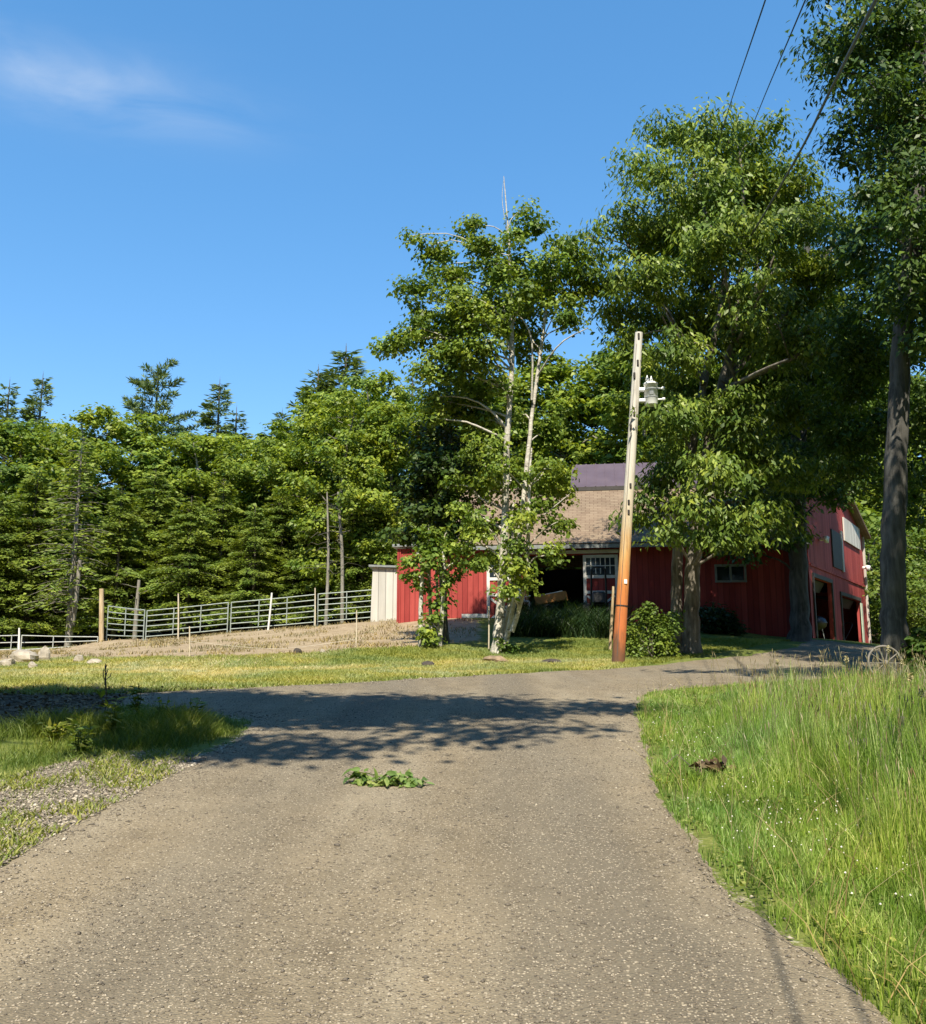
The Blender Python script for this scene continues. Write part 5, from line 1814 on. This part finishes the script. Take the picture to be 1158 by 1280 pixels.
# cables from the pole top back over the camera
def cable(name, start, pix, Zc, label, rad, m, sag):
    """runs from the pole to a point on the ray of the photo pixel and on, straight in plan"""
    a_, b_ = ray(*pix)
    Yc = (Zc - EYE) / b_
    q = np.array([a_ * Yc, Yc, Zc])
    d_ = q - start
    end = start + d_ * 2.6
    t = np.linspace(0, 1, 40)[:, None]
    p_ = start + (end - start) * t
    # sag measured so that the cable passes through q
    s = 1 / 2.6
    p_[:, 2] -= (sag * 4 * (t * (1 - t)))[:, 0] - sag * 4 * s * (1 - s) * t[:, 0] / s * (t[:, 0] <= 9)
    mb_ = MB()
    mb_.tube(p_, rad, 8)
    return tag(mb_.build(name, M[m], None, True, start), label, 'cable')


def cable(name, pts, label, rad, m):
    """an overhead line strung from behind the camera to a mast beyond the oak"""
    p_ = [P(u, v, Y) for u, v, Y in pts]
    p_ = [p_[0] - (p_[1] - p_[0]) * 1.6] + p_
    mb_ = MB()
    mb_.tube(smooth_path(p_, 40), rad, 8)
    return tag(mb_.build(name, M[m], None, True, p_[0]), label, 'cable')


cable('power_line', [(957, 0, 8.5), (910, 140, 17), (885, 225, 24), (868, 290, 30)], 'left thin power line crossing the open sky', .009, 'cable')
cable('power_line', [(1007, 0, 8.5), (950, 135, 16), (915, 225, 24), (898, 290, 30)], 'right thin power line crossing the sky near the oak top', .009, 'cable')
cable('service_cable', [(1095, 0, 8.0), (1035, 120, 12), (1000, 190, 15.5), (945, 285, 20.5), (905, 345, 26)], 'thick dark service cable sweeping down into the oak crown', .022, 'cable_grey')


# ------------------------------------------------------------------ shrubs and plants by the barn
def shrub(name, label, u, v, blobs, seed, m, ln=.10, wd=.055, per=60, spacing=.22, cr=.2):
    r = np.random.default_rng(seed)
    g = G(u, v)
    root = empty(name, g, label, 'shrub')
    bl = PB(blobs, g[1], .9, .9)
    mb = MB()
    for c, rad in bl:
        mb.tube(wob(g + [r.normal() * .12, r.normal() * .12, -.05], c, 5, .05, r), [.018, .014, .012, .009, .005], 5, False)
    mb.build('stem', M['twig_bark'], root, False, g).matrix_parent_inverse = Matrix.Identity(4)
    cl, _ = clumps_in(bl, spacing, r)
    V, t = leaf_cloud(cl, cr, per, ln, wd, r, .5, .8, spread=.6)
    quads_obj('foliage', V - g, m, root, t)
    return root


shrub('garden_shrub', 'bright yellow green shrub between the utility pole and the oak', 815, 823,
      [(800, 805, 15), (825, 805, 17), (815, 788, 16, .2), (835, 790, 12), (797, 788, 11), (808, 770, 9), (838, 775, 8, .2), (822, 775, 9), (812, 763, 6)], 31, M['shrub'])
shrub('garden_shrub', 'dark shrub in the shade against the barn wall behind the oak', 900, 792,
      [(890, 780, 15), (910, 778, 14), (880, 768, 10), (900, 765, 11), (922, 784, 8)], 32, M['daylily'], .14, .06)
shrub('garden_shrub', 'small leafy sprout at the foot of the aspen trunk', 632, 818, [(630, 808, 8), (638, 812, 7), (626, 800, 5)], 33, M['shrub'], .09, .05, 40, .15, .12)
shrub('roadside_shrub', 'sunlit shrub cut off by the right edge among the tall grass', 1172, 1010,
      [(1172, 965, 18), (1178, 1000, 20), (1174, 985, 16), (1185, 940, 22)], 34, M['shrub'], .05, .03, 60, .06, .06)
shrub('roadside_shrub', 'dark low shrub beside the grey trunk at the right edge', 1160, 850,
      [(1160, 835, 22), (1150, 820, 18, .5), (1175, 815, 24), (1165, 800, 16, .6)], 35, M['oak_deep'], .12, .07)

# daylilies along the barn front
xl_, yl_ = [], []
A_ = [aloc(645, 780)[0], aloc(778, 780)[0]]
n = 5200
tt = rng.uniform(A_[0], A_[1], n)
dd = .35 + rng.random(n) * 3.4
xy = AL + tt[:, None] * adir + dd[:, None] * anrm
clump = vnoise(xy[:, 0], xy[:, 1], .5, 71)
k = rng.random(n) < .35 + clump
xy = xy[k]
tint = np.clip(rng.random(len(xy)) * .9, 0, 1)
V, f = blades(xy, .45 + .55 * rng.random(len(xy)) * (.5 + vnoise(xy[:, 0], xy[:, 1], .9, 72)), .026 + .016 * rng.random(len(xy)), .35 + .7 * rng.random(len(xy)), tint, 4, .9)
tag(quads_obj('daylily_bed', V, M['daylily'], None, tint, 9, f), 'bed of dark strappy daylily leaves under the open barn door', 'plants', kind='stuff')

# broad weeds on the left verge
def broad_weed(u, v, hgt, label, seed):
    r = np.random.default_rng(seed)
    g = G(u, v)
    root = empty('verge_weed', g, label, 'weed', 'leafy weeds on the left verge')
    mb = MB()
    V, T = [], []
    for q in range(5):
        e = np.array([r.normal() * .09, r.normal() * .09, hgt * (.6 + .5 * r.random())])
        pp = wob([0, 0, -.02], e, 5, .05, r)
        mb.tube(pp, np.linspace(.006, .003, 5), 5, False)
        m_ = 16
        s = r.random(m_)
        p_ = np.stack([np.interp(s, np.linspace(0, 1, 5), pp[:, c]) for c in range(3)], -1)
        ax_ = norm(r.normal(size=(m_, 3)) * [1, 1, .25] + [0, 0, .15])
        V.append(leaf_quads(p_, ax_, norm(np.array([0, 0, 1.]) + .4 * r.normal(size=(m_, 3))), .09 + .06 * r.random(m_), .035 + .02 * r.random(m_)))
        T.append(r.random(m_))
    mb.build('stem', M['weed'], root)
    quads_obj('leaves', np.concatenate(V), M['weed'], root, np.concatenate(T))


for q, (u, v, hgt, lb) in enumerate([(100, 945, .36, 'leafy weed at the near end of the left verge'), (140, 925, .42, 'bushy weed below the dead stalk'), (172, 905, .45, 'tallest green weed on the left verge'),
                                     (205, 915, .38, 'weed in the middle of the left verge shade'), (240, 905, .32, 'weed near the road end of the left verge'), (70, 930, .30, 'low leafy weed at the left of the verge')]):
    broad_weed(u, v, hgt, lb, 300 + q)
# dead stalk
g = G(131, 893)
mb = MB()
tp = P(131, 832, g[1])
mb.tube(smooth_path([g, (g + tp) / 2 + [.02, 0, 0], tp], 8), np.linspace(.010, .004, 8), 6)
for q in range(7):
    s = g + (tp - g) * (.45 + .5 * rng.random())
    mb.tube(wob(s, s + np.array([rng.normal() * .06, rng.normal() * .06, .09 + .08 * rng.random()]), 4, .05, rng), [.006, .005, .008, .004], 5, False)
tag(mb.build('dead_stalk', M['twig_bark'], None, True, g), 'dark dead weed stalk rising from the left verge', 'weed stalk')

# tall flowering stalks at the right
for q, (u, v0, v1, lb) in enumerate([(1103, 812, 905, 'tallest flowering stalk in front of the wagon wheel'), (1066, 824, 900, 'branched stalk with pale tips left of the wagon wheel'), (1122, 828, 900, 'pale tipped stalk just right of the wagon wheel'),
                                     (1140, 846, 930, 'flowering stalk near the right edge'), (1150, 868, 960, 'leaning stalk at the right edge above the hollow'), (1027, 830, 895, 'dark tipped stalk above the middle of the meadow'),
                                     (972, 828, 880, 'stalk with a dark cluster at the left end of the tall grass')]):
    g = G(u, v1)
    tp = P(u + rng.normal() * 4, v0, g[1])
    root = empty('flower_stalk', g, lb, 'wildflower', 'flowering stalks in the meadow')
    mb = MB()
    pp = smooth_path([np.zeros(3), (tp - g) * .5 + [.015, 0, 0], tp - g], 8)
    mb.tube(pp, np.linspace(.005, .0025, 8), 5, False)
    mb.build('stem', M['weed'], root)
    n_ = 44
    c_ = (tp - g) + np.clip(rng.normal(size=(n_, 3)), -1.5, 1.5) * [.013, .013, .024]
    V = leaf_quads(c_, rng.normal(size=(n_, 3)), norm(rng.normal(size=(n_, 3))), np.full(n_, .022), np.full(n_, .018))
    quads_obj('flower_head', V, M['seed'], root, .5 + .5 * rng.random(n_))

# fallen leafy branch on the road
g = G(486, 984)
fb = empty('fallen_branch', g, 'freshly fallen leafy green twig lying in the middle of the road', 'branch')
A0 = G(446, 978) - g
mb = MB()
mb.tube(smooth_path([A0 + [0, 0, .03], A0 * .5 + [0, .02, .05], [0, 0, .05], G(528, 982) - g + [0, 0, .03]], 12), np.linspace(.007, .003, 12), 6)
for q in range(6):
    s = A0 * (1 - q * .2) + [0, 0, .04]
    mb.tube(wob(s, s + np.array([rng.normal() * .06, rng.normal() * .06, .05]), 4, .05, rng), .003, 5, False)
mb.build('twig', M['twig_bark'], fb)
cl = np.array([[-.26, .10, .10], [-.22, .08, .07], [-.29, .10, .05], [-.05, 0, .06], [.03, .02, .08], [.10, .0, .07], [.18, 0, .06], [.25, .0, .04], [.0, -.03, .04], [.12, -.05, .04], [-.1, .02, .03], [.2, .05, .06], [.06, .06, .09], [-.20, .05, .03]])
r = np.random.default_rng(77)
idx = np.repeat(np.arange(len(cl)), 13)
n_ = len(idx)
p_ = cl[idx] + np.clip(r.normal(size=(n_, 3)), -1.8, 1.8) * [.045, .04, .018]
p_[:, 2] = np.clip(p_[:, 2], .02, 1)
ax_ = norm(np.concatenate([r.normal(size=(n_, 2)), (-.35 + .35 * r.normal(size=(n_, 1)))], 1))
lnn, wdd = .06 + .055 * r.random(n_), .026 + .022 * r.random(n_)
nn = norm(np.array([0, -.3, 1.]) + .5 * r.normal(size=(n_, 3)))
ax_ = norm(ax_)
sd_ = norm(np.cross(ax_, nn))
up_ = np.cross(sd_, ax_)
prof = [(0, 0), (.18, .38), (.42, .5), (.72, .33), (1, 0)]
L_, W_ = lnn[:, None], wdd[:, None]
cols = [p_]
for t_, w2 in prof[1:-1]:
    mid_ = p_ + ax_ * L_ * t_ - up_ * L_ * .25 * t_ ** 2
    cols += [mid_ + sd_ * W_ * w2 + up_ * W_ * .18, mid_, mid_ - sd_ * W_ * w2 + up_ * W_ * .18]
cols.append(p_ + ax_ * L_ - up_ * L_ * .25)
V = np.stack(cols, 1)
V[..., 2] = np.maximum(V[..., 2], .014)
f = [[0, 2, 1, 1], [0, 3, 2, 2], [1, 2, 5, 4], [2, 3, 6, 5], [4, 5, 8, 7], [5, 6, 9, 8], [7, 8, 10, 10], [8, 9, 10, 10]]
quads_obj('leaves', V, M['fallen'], fb, r.random(n_), 11, f)

# clump of dead leaves on the verge
g = G(887, 968)
dl = empty('dead_leaf_clump', g, 'brown clump of dry leaves in the short grass at the road edge', 'leaf clump')
n_ = 90
p_ = r.normal(size=(n_, 3)) * [.075, .06, .02] + [0, 0, .05]
V = leaf_quads(p_, r.normal(size=(n_, 3)) * [1, 1, .5], norm(np.array([0, 0, 1.]) + .7 * r.normal(size=(n_, 3))), .07 + .04 * r.random(n_), .04 + .02 * r.random(n_), .4)
quads_obj('leaves', V, M['deadleaf'], dl, r.random(n_))
mb = MB()
for q in range(5): mb.tube(wob(r.normal(size=3) * [.1, .06, .01] + [0, 0, .05], r.normal(size=3) * [.16, .08, .03] + [0, 0, .09], 4, .08, r), .005, 5, False)
mb.build('twigs', M['twig_bark'], dl)

# mossy log in the hollow at the right
g = G(1110, 955)
mb = MB()
mb.tube(smooth_path([g + [-.42, .1, .10], g + [0, 0, .12], g + [.5, -.12, .11]], 9), [.09, .11, .115, .12, .12, .115, .11, .115, .10], 12)
mb.tube(wob(g + [.1, 0, .15], g + [.2, .05, .42], 4, .05, r), [.04, .035, .03, .028], 8)
tag(mb.build('rotten_log', M['twig_bark'], None, True, g), 'dark rotten log lying in the shaded hollow of the meadow', 'log')

# wagon wheel leaning on the grey trunk
wg = G(1109, 853)
wc = P(1110, 829, wg[1])
wh = empty('wagon_wheel', wg, 'old iron spoked wagon wheel leaning at the foot of the grey trunk', 'wheel')
rad = 21 / F * wg[1]
cz = wc[2] - wg[2]
tilt = R(10)
def wpt(a_, r_): return np.array([math.cos(a_) * r_, math.sin(a_) * r_ * math.sin(tilt), cz + math.sin(a_) * r_ * math.cos(tilt)])
mb = MB()
aa = np.linspace(0, 2 * math.pi, 41)
mb.tube([wpt(x, rad) for x in aa], .021, 8, False)
mb.build('rim', M['wheel_iron'], wh, True)
for q in range(10):
    mb = MB()
    mb.tube([wpt(q * .6283, .05), wpt(q * .6283, rad)], .011, 6)
    mb.build('spoke', M['wheel_iron'], wh, True)
mb = MB()
mb.lathe([[.001, -.07], [.035, -.07], [.055, -.03], [.055, .03], [.035, .07], [.001, .07]], [0, 0, cz], 14, 'Y')
mb.build('hub', M['wheel_iron'], wh, True)

# ------------------------------------------------------------------ things in the barn door and the garage
def bpt(u, v, off):
    """point in front of (+) or inside (-) the barn wall"""
    t_, z_ = aloc(u, v)
    q = AL + adir * t_ + anrm * off
    return np.array([q[0], q[1], z_])


FLz = Z0 + .62
# garden tractor with roll bar
c = bpt(749, 745, .75)
tr = empty('garden_tractor', (c[0], c[1], gh(c[0], c[1])), 'small tractor with a black roll bar parked against the barn door', 'tractor', rz=arz)
H_ = P(749, 709, c[1])[2] - gh(c[0], c[1])
w_ = .27
mb = MB()
arc = [[-w_, 0, .5], [-w_ * .92, 0, H_ - .25], [-w_ * .8, 0, H_ - .07], [-w_ * .5, 0, H_], [w_ * .5, 0, H_], [w_ * .8, 0, H_ - .07], [w_ * .92, 0, H_ - .25], [w_, 0, .5]]
mb.tube(smooth_path(arc, 30), .035, 8)
mb.build('roll_bar', M['black'], tr, True)
MB().box([0, .75, .62], [.5, .95, .42], bev=.08).box([0, .1, .45], [.5, .7, .22], bev=.04).build('body', M['greenpaint'], tr)
MB().box([0, -.02, .68], [.46, .42, .12], bev=.05).box([0, -.22, .92], [.46, .12, .44], bev=.05, rx=-.15).build('seat', M['black'], tr)
for sx_ in (-1, 1):
    for yy, rw, ww in ((-.1, .38, .24), (1.0, .25, .16)):
        mb = MB()
        mb.lathe([[rw * .5, -ww / 2], [rw * .9, -ww / 2], [rw, -ww * .3], [rw, ww * .3], [rw * .9, ww / 2], [rw * .5, ww / 2]], [sx_ * .45, yy, rw], 20, 'X')
        wo_ = mb.build('wheel', M['rubber'], tr, True)
        MB().lathe([[.001, -ww * .3], [rw * .5, -ww * .4], [rw * .5, ww * .4], [.001, ww * .3]], [sx_ * .45, yy, rw], 16, 'X').build('rim', M['metalbox'], wo_, True)
# orange wooden cart in the doorway
c = bpt(690, 748, .35)
ct = empty('wooden_cart', (c[0], c[1], gh(c[0], c[1])), 'weathered orange wooden cart tipped up in the open barn doorway', 'cart', rz=arz)
zz = c[2] - gh(c[0], c[1])
for yy in (-.32, .32): MB().box([0, yy, zz - .02], [1.15, .03, .30], ry=-.17).build('side_board', M['orange'], ct)
MB().box([0, 0, zz - .14], [1.12, .60, .03], ry=-.17).build('bed', M['orange'], ct)
MB().box([-.05, 0, zz + .10], [1.0, .56, .10], ry=-.20, bev=.03).build('canvas_cover', M['stake'], ct)
for sx_ in (-.1,):
    for yy in (-.42, .42):
        mb = MB()
        rw = .3
        mb.lathe([[rw * .8, -.04], [rw, -.03], [rw, .03], [rw * .8, .04]], [sx_, yy, rw], 18, 'Y')
        mb.lathe([[.001, -.02], [rw * .82, -.015], [rw * .82, .015], [.001, .02]], [sx_, yy, rw], 18, 'Y')
        mb.build('wheel', M['rubber'], ct, True)
# white chair
c = bpt(655, 757, .6)
ch = empty('plastic_chair', (c[0], c[1], gh(c[0], c[1])), 'white plastic chair between the aspen stems and the barn doorway', 'chair', rz=arz + .5)
zt = max(.4, P(655, 752, c[1])[2] - gh(c[0], c[1]))
MB().box([0, 0, zt], [.44, .44, .04], bev=.015).build('seat', M['white'], ch)
mb = MB()
for xx in (-.16, -.08, 0, .08, .16): mb.box([xx, .22, zt + .26], [.045, .03, .42], rx=-.12)
mb.box([0, .25, zt + .47], [.44, .035, .08], rx=-.12, bev=.012)
mb.build('backrest', M['white'], ch)
for xx in (-.19, .19):
    for yy in (-.19, .19): MB().box([xx, yy, zt / 2 - .01], [.045, .045, zt - .02]).build('leg', M['white'], ch)
    MB().box([xx * 1.15, 0, zt + .2], [.05, .44, .03], bev=.01).build('armrest', M['white'], ch)

# barbecue in the first bay, crate and bucket in the second
def gpt(t_, inn, z_): return np.array([C0[0] + gd[0] * t_ - gd[1] * inn, C0[1] + gd[1] * t_ + gd[0] * inn, z_])
c = gpt(d1b - .5, .55, GZ + .03)
bq = empty('barbecue', c, 'dark round lidded barbecue at the opening of the first garage bay', 'barbecue', rz=grz)
MB().lathe([[.001, .55], [.22, .58], [.38, .72], [.42, .85], [.42, .88], [.36, 1.02], [.2, 1.12], [.001, 1.14]], [0, 0, 0], 20).build('kettle', M['black'], bq, True)
for q in range(3):
    mb = MB()
    mb.tube([[math.cos(q * 2.094) * .28, math.sin(q * 2.094) * .28, .66], [math.cos(q * 2.094) * .42, math.sin(q * 2.094) * .42, 0]], .016, 6)
    mb.build('leg', M['fascia'], bq, True)
MB().box([0, 0, 1.17], [.14, .03, .05], bev=.01).build('handle', M['fascia'], bq)
MB().box([.62, 0, .80], [.36, .34, .04], bev=.01).build('side_shelf', M['fascia'], bq)
c = gpt(d2a + 2.4, .7, GZ + .03)
mw = empty('push_mower', c, 'dark push mower just inside the second garage bay', 'mower', rz=grz + 1.2)
MB().box([0, 0, .22], [.52, .75, .18], bev=.07).build('deck', M['black'], mw)
MB().lathe([[.001, .31], [.16, .31], [.17, .42], [.12, .48], [.001, .5]], [0, .05, 0], 16).build('engine', M['fascia'], mw, True)
mb = MB()
mb.tube(smooth_path([[-.2, -.36, .25], [-.2, -1.05, .95], [.2, -1.05, .95], [.2, -.36, .25]], 24), .014, 6)
mb.build('handle', M['black'], mw, True)
for sx_ in (-.28, .28):
    for yy in (-.3, .3):
        MB().lathe([[.001, -.025], [.09, -.025], [.1, 0], [.09, .025], [.001, .025]], [sx_, yy, .1], 14, 'X').build('wheel', M['metalbox'], mw, True)

# ------------------------------------------------------------------ camera, light, sky
cam = bpy.data.cameras.new('camera')
co = bpy.data.objects.new('camera', cam)
COL.objects.link(co)
co.location = (0, 0, EYE)
co.rotation_euler = (math.pi / 2 + PITCH, 0, 0)
cam.sensor_fit = 'HORIZONTAL'
cam.sensor_width = 36
cam.lens = 36 * F / 1158
cam.clip_end = 2000
sc.camera = co

SUN_EL, SUN_AZ = R(52), R(184)           # azimuth measured clockwise from +Y (north)
sun = bpy.data.lights.new('sun', 'SUN')
sun.energy = 5.0
sun.angle = R(.53)
sun.color = (1.0, .91, .74)
so = bpy.data.objects.new('sun', sun)
COL.objects.link(so)
sd_ = Vector((math.sin(SUN_AZ) * math.cos(SUN_EL), math.cos(SUN_AZ) * math.cos(SUN_EL), math.sin(SUN_EL)))
so.rotation_euler = sd_.to_track_quat('Z', 'Y').to_euler()

wd_ = bpy.data.worlds.new('World')
sc.world = wd_
wd_.use_nodes = True
nt = wd_.node_tree
bg = nt.nodes['Background']
sky = N(nt, 'ShaderNodeTexSky', sky_type='NISHITA')
sky.sun_disc = False
sky.sun_elevation = SUN_EL
sky.sun_rotation = SUN_AZ
sky.altitude = 100
sky.air_density = .85
sky.dust_density = .1
sky.ozone_density = 2.2
# a thin wisp of high cloud toward the upper left
tc = N(nt, 'ShaderNodeTexCoord').outputs['Generated']
cdir = norm(np.array([ray(95, 105)[0], 1.0, ray(95, 105)[1]]))
rot = N(nt, 'ShaderNodeVectorRotate', rotation_type='Z_AXIS')
rot.inputs['Angle'].default_value = math.atan2(cdir[0], cdir[1])
L(nt, tc, rot.inputs['Vector'])
sx = N(nt, 'ShaderNodeSeparateXYZ')
L(nt, rot.outputs[0], sx.inputs[0])
el = math_(nt, 'ARCSINE', sx.outputs['Z'])
azm = math_(nt, 'ARCTAN2', sx.outputs['X'], sx.outputs['Y'])
ec = math.asin(cdir[2])
da = math_(nt, 'DIVIDE', azm, .17)
de = math_(nt, 'DIVIDE', math_(nt, 'ADD', math_(nt, 'SUBTRACT', el, ec), math_(nt, 'MULTIPLY', azm, -.02)), .032)
r2 = math_(nt, 'ADD', math_(nt, 'MULTIPLY', da, da), math_(nt, 'MULTIPLY', de, de))
env = math_(nt, 'POWER', 2.718, math_(nt, 'MULTIPLY', r2, -1.0))
cv = N(nt, 'ShaderNodeCombineXYZ')
L(nt, math_(nt, 'MULTIPLY', azm, 5.0), cv.inputs[0])
L(nt, math_(nt, 'MULTIPLY', math_(nt, 'ADD', el, math_(nt, 'MULTIPLY', azm, -.02)), 22.0), cv.inputs[1])
cn = noise(nt, cv.outputs[0], 1.0, 5, .55, .6)
cf = math_(nt, 'MULTIPLY', env, ramp(nt, cn, [(.30, (0, 0, 0)), (.72, (1, 1, 1))]))
cf = math_(nt, 'MULTIPLY', cf, .32)
hs = N(nt, 'ShaderNodeHueSaturation')
hs.inputs['Saturation'].default_value = 1.64
hs.inputs['Value'].default_value = 2.1
gm = N(nt, 'ShaderNodeGamma')
gm.inputs['Gamma'].default_value = .60
L(nt, sky.outputs[0], gm.inputs['Color'])
L(nt, gm.outputs[0], hs.inputs['Color'])
colr = mixc(nt, cf, hs.outputs[0], (4.5, 4.75, 5.0))
L(nt, colr, bg.inputs['Color'])
bg.inputs['Strength'].default_value = .13

sc.view_settings.view_transform = 'Standard'
sc.view_settings.look = 'None'
sc.view_settings.exposure = 0.68
sc.view_settings.gamma = 1
sc.cycles.max_bounces = 6
sc.cycles.diffuse_bounces = 3
sc.cycles.transmission_bounces = 3
sc.cycles.use_denoising = True
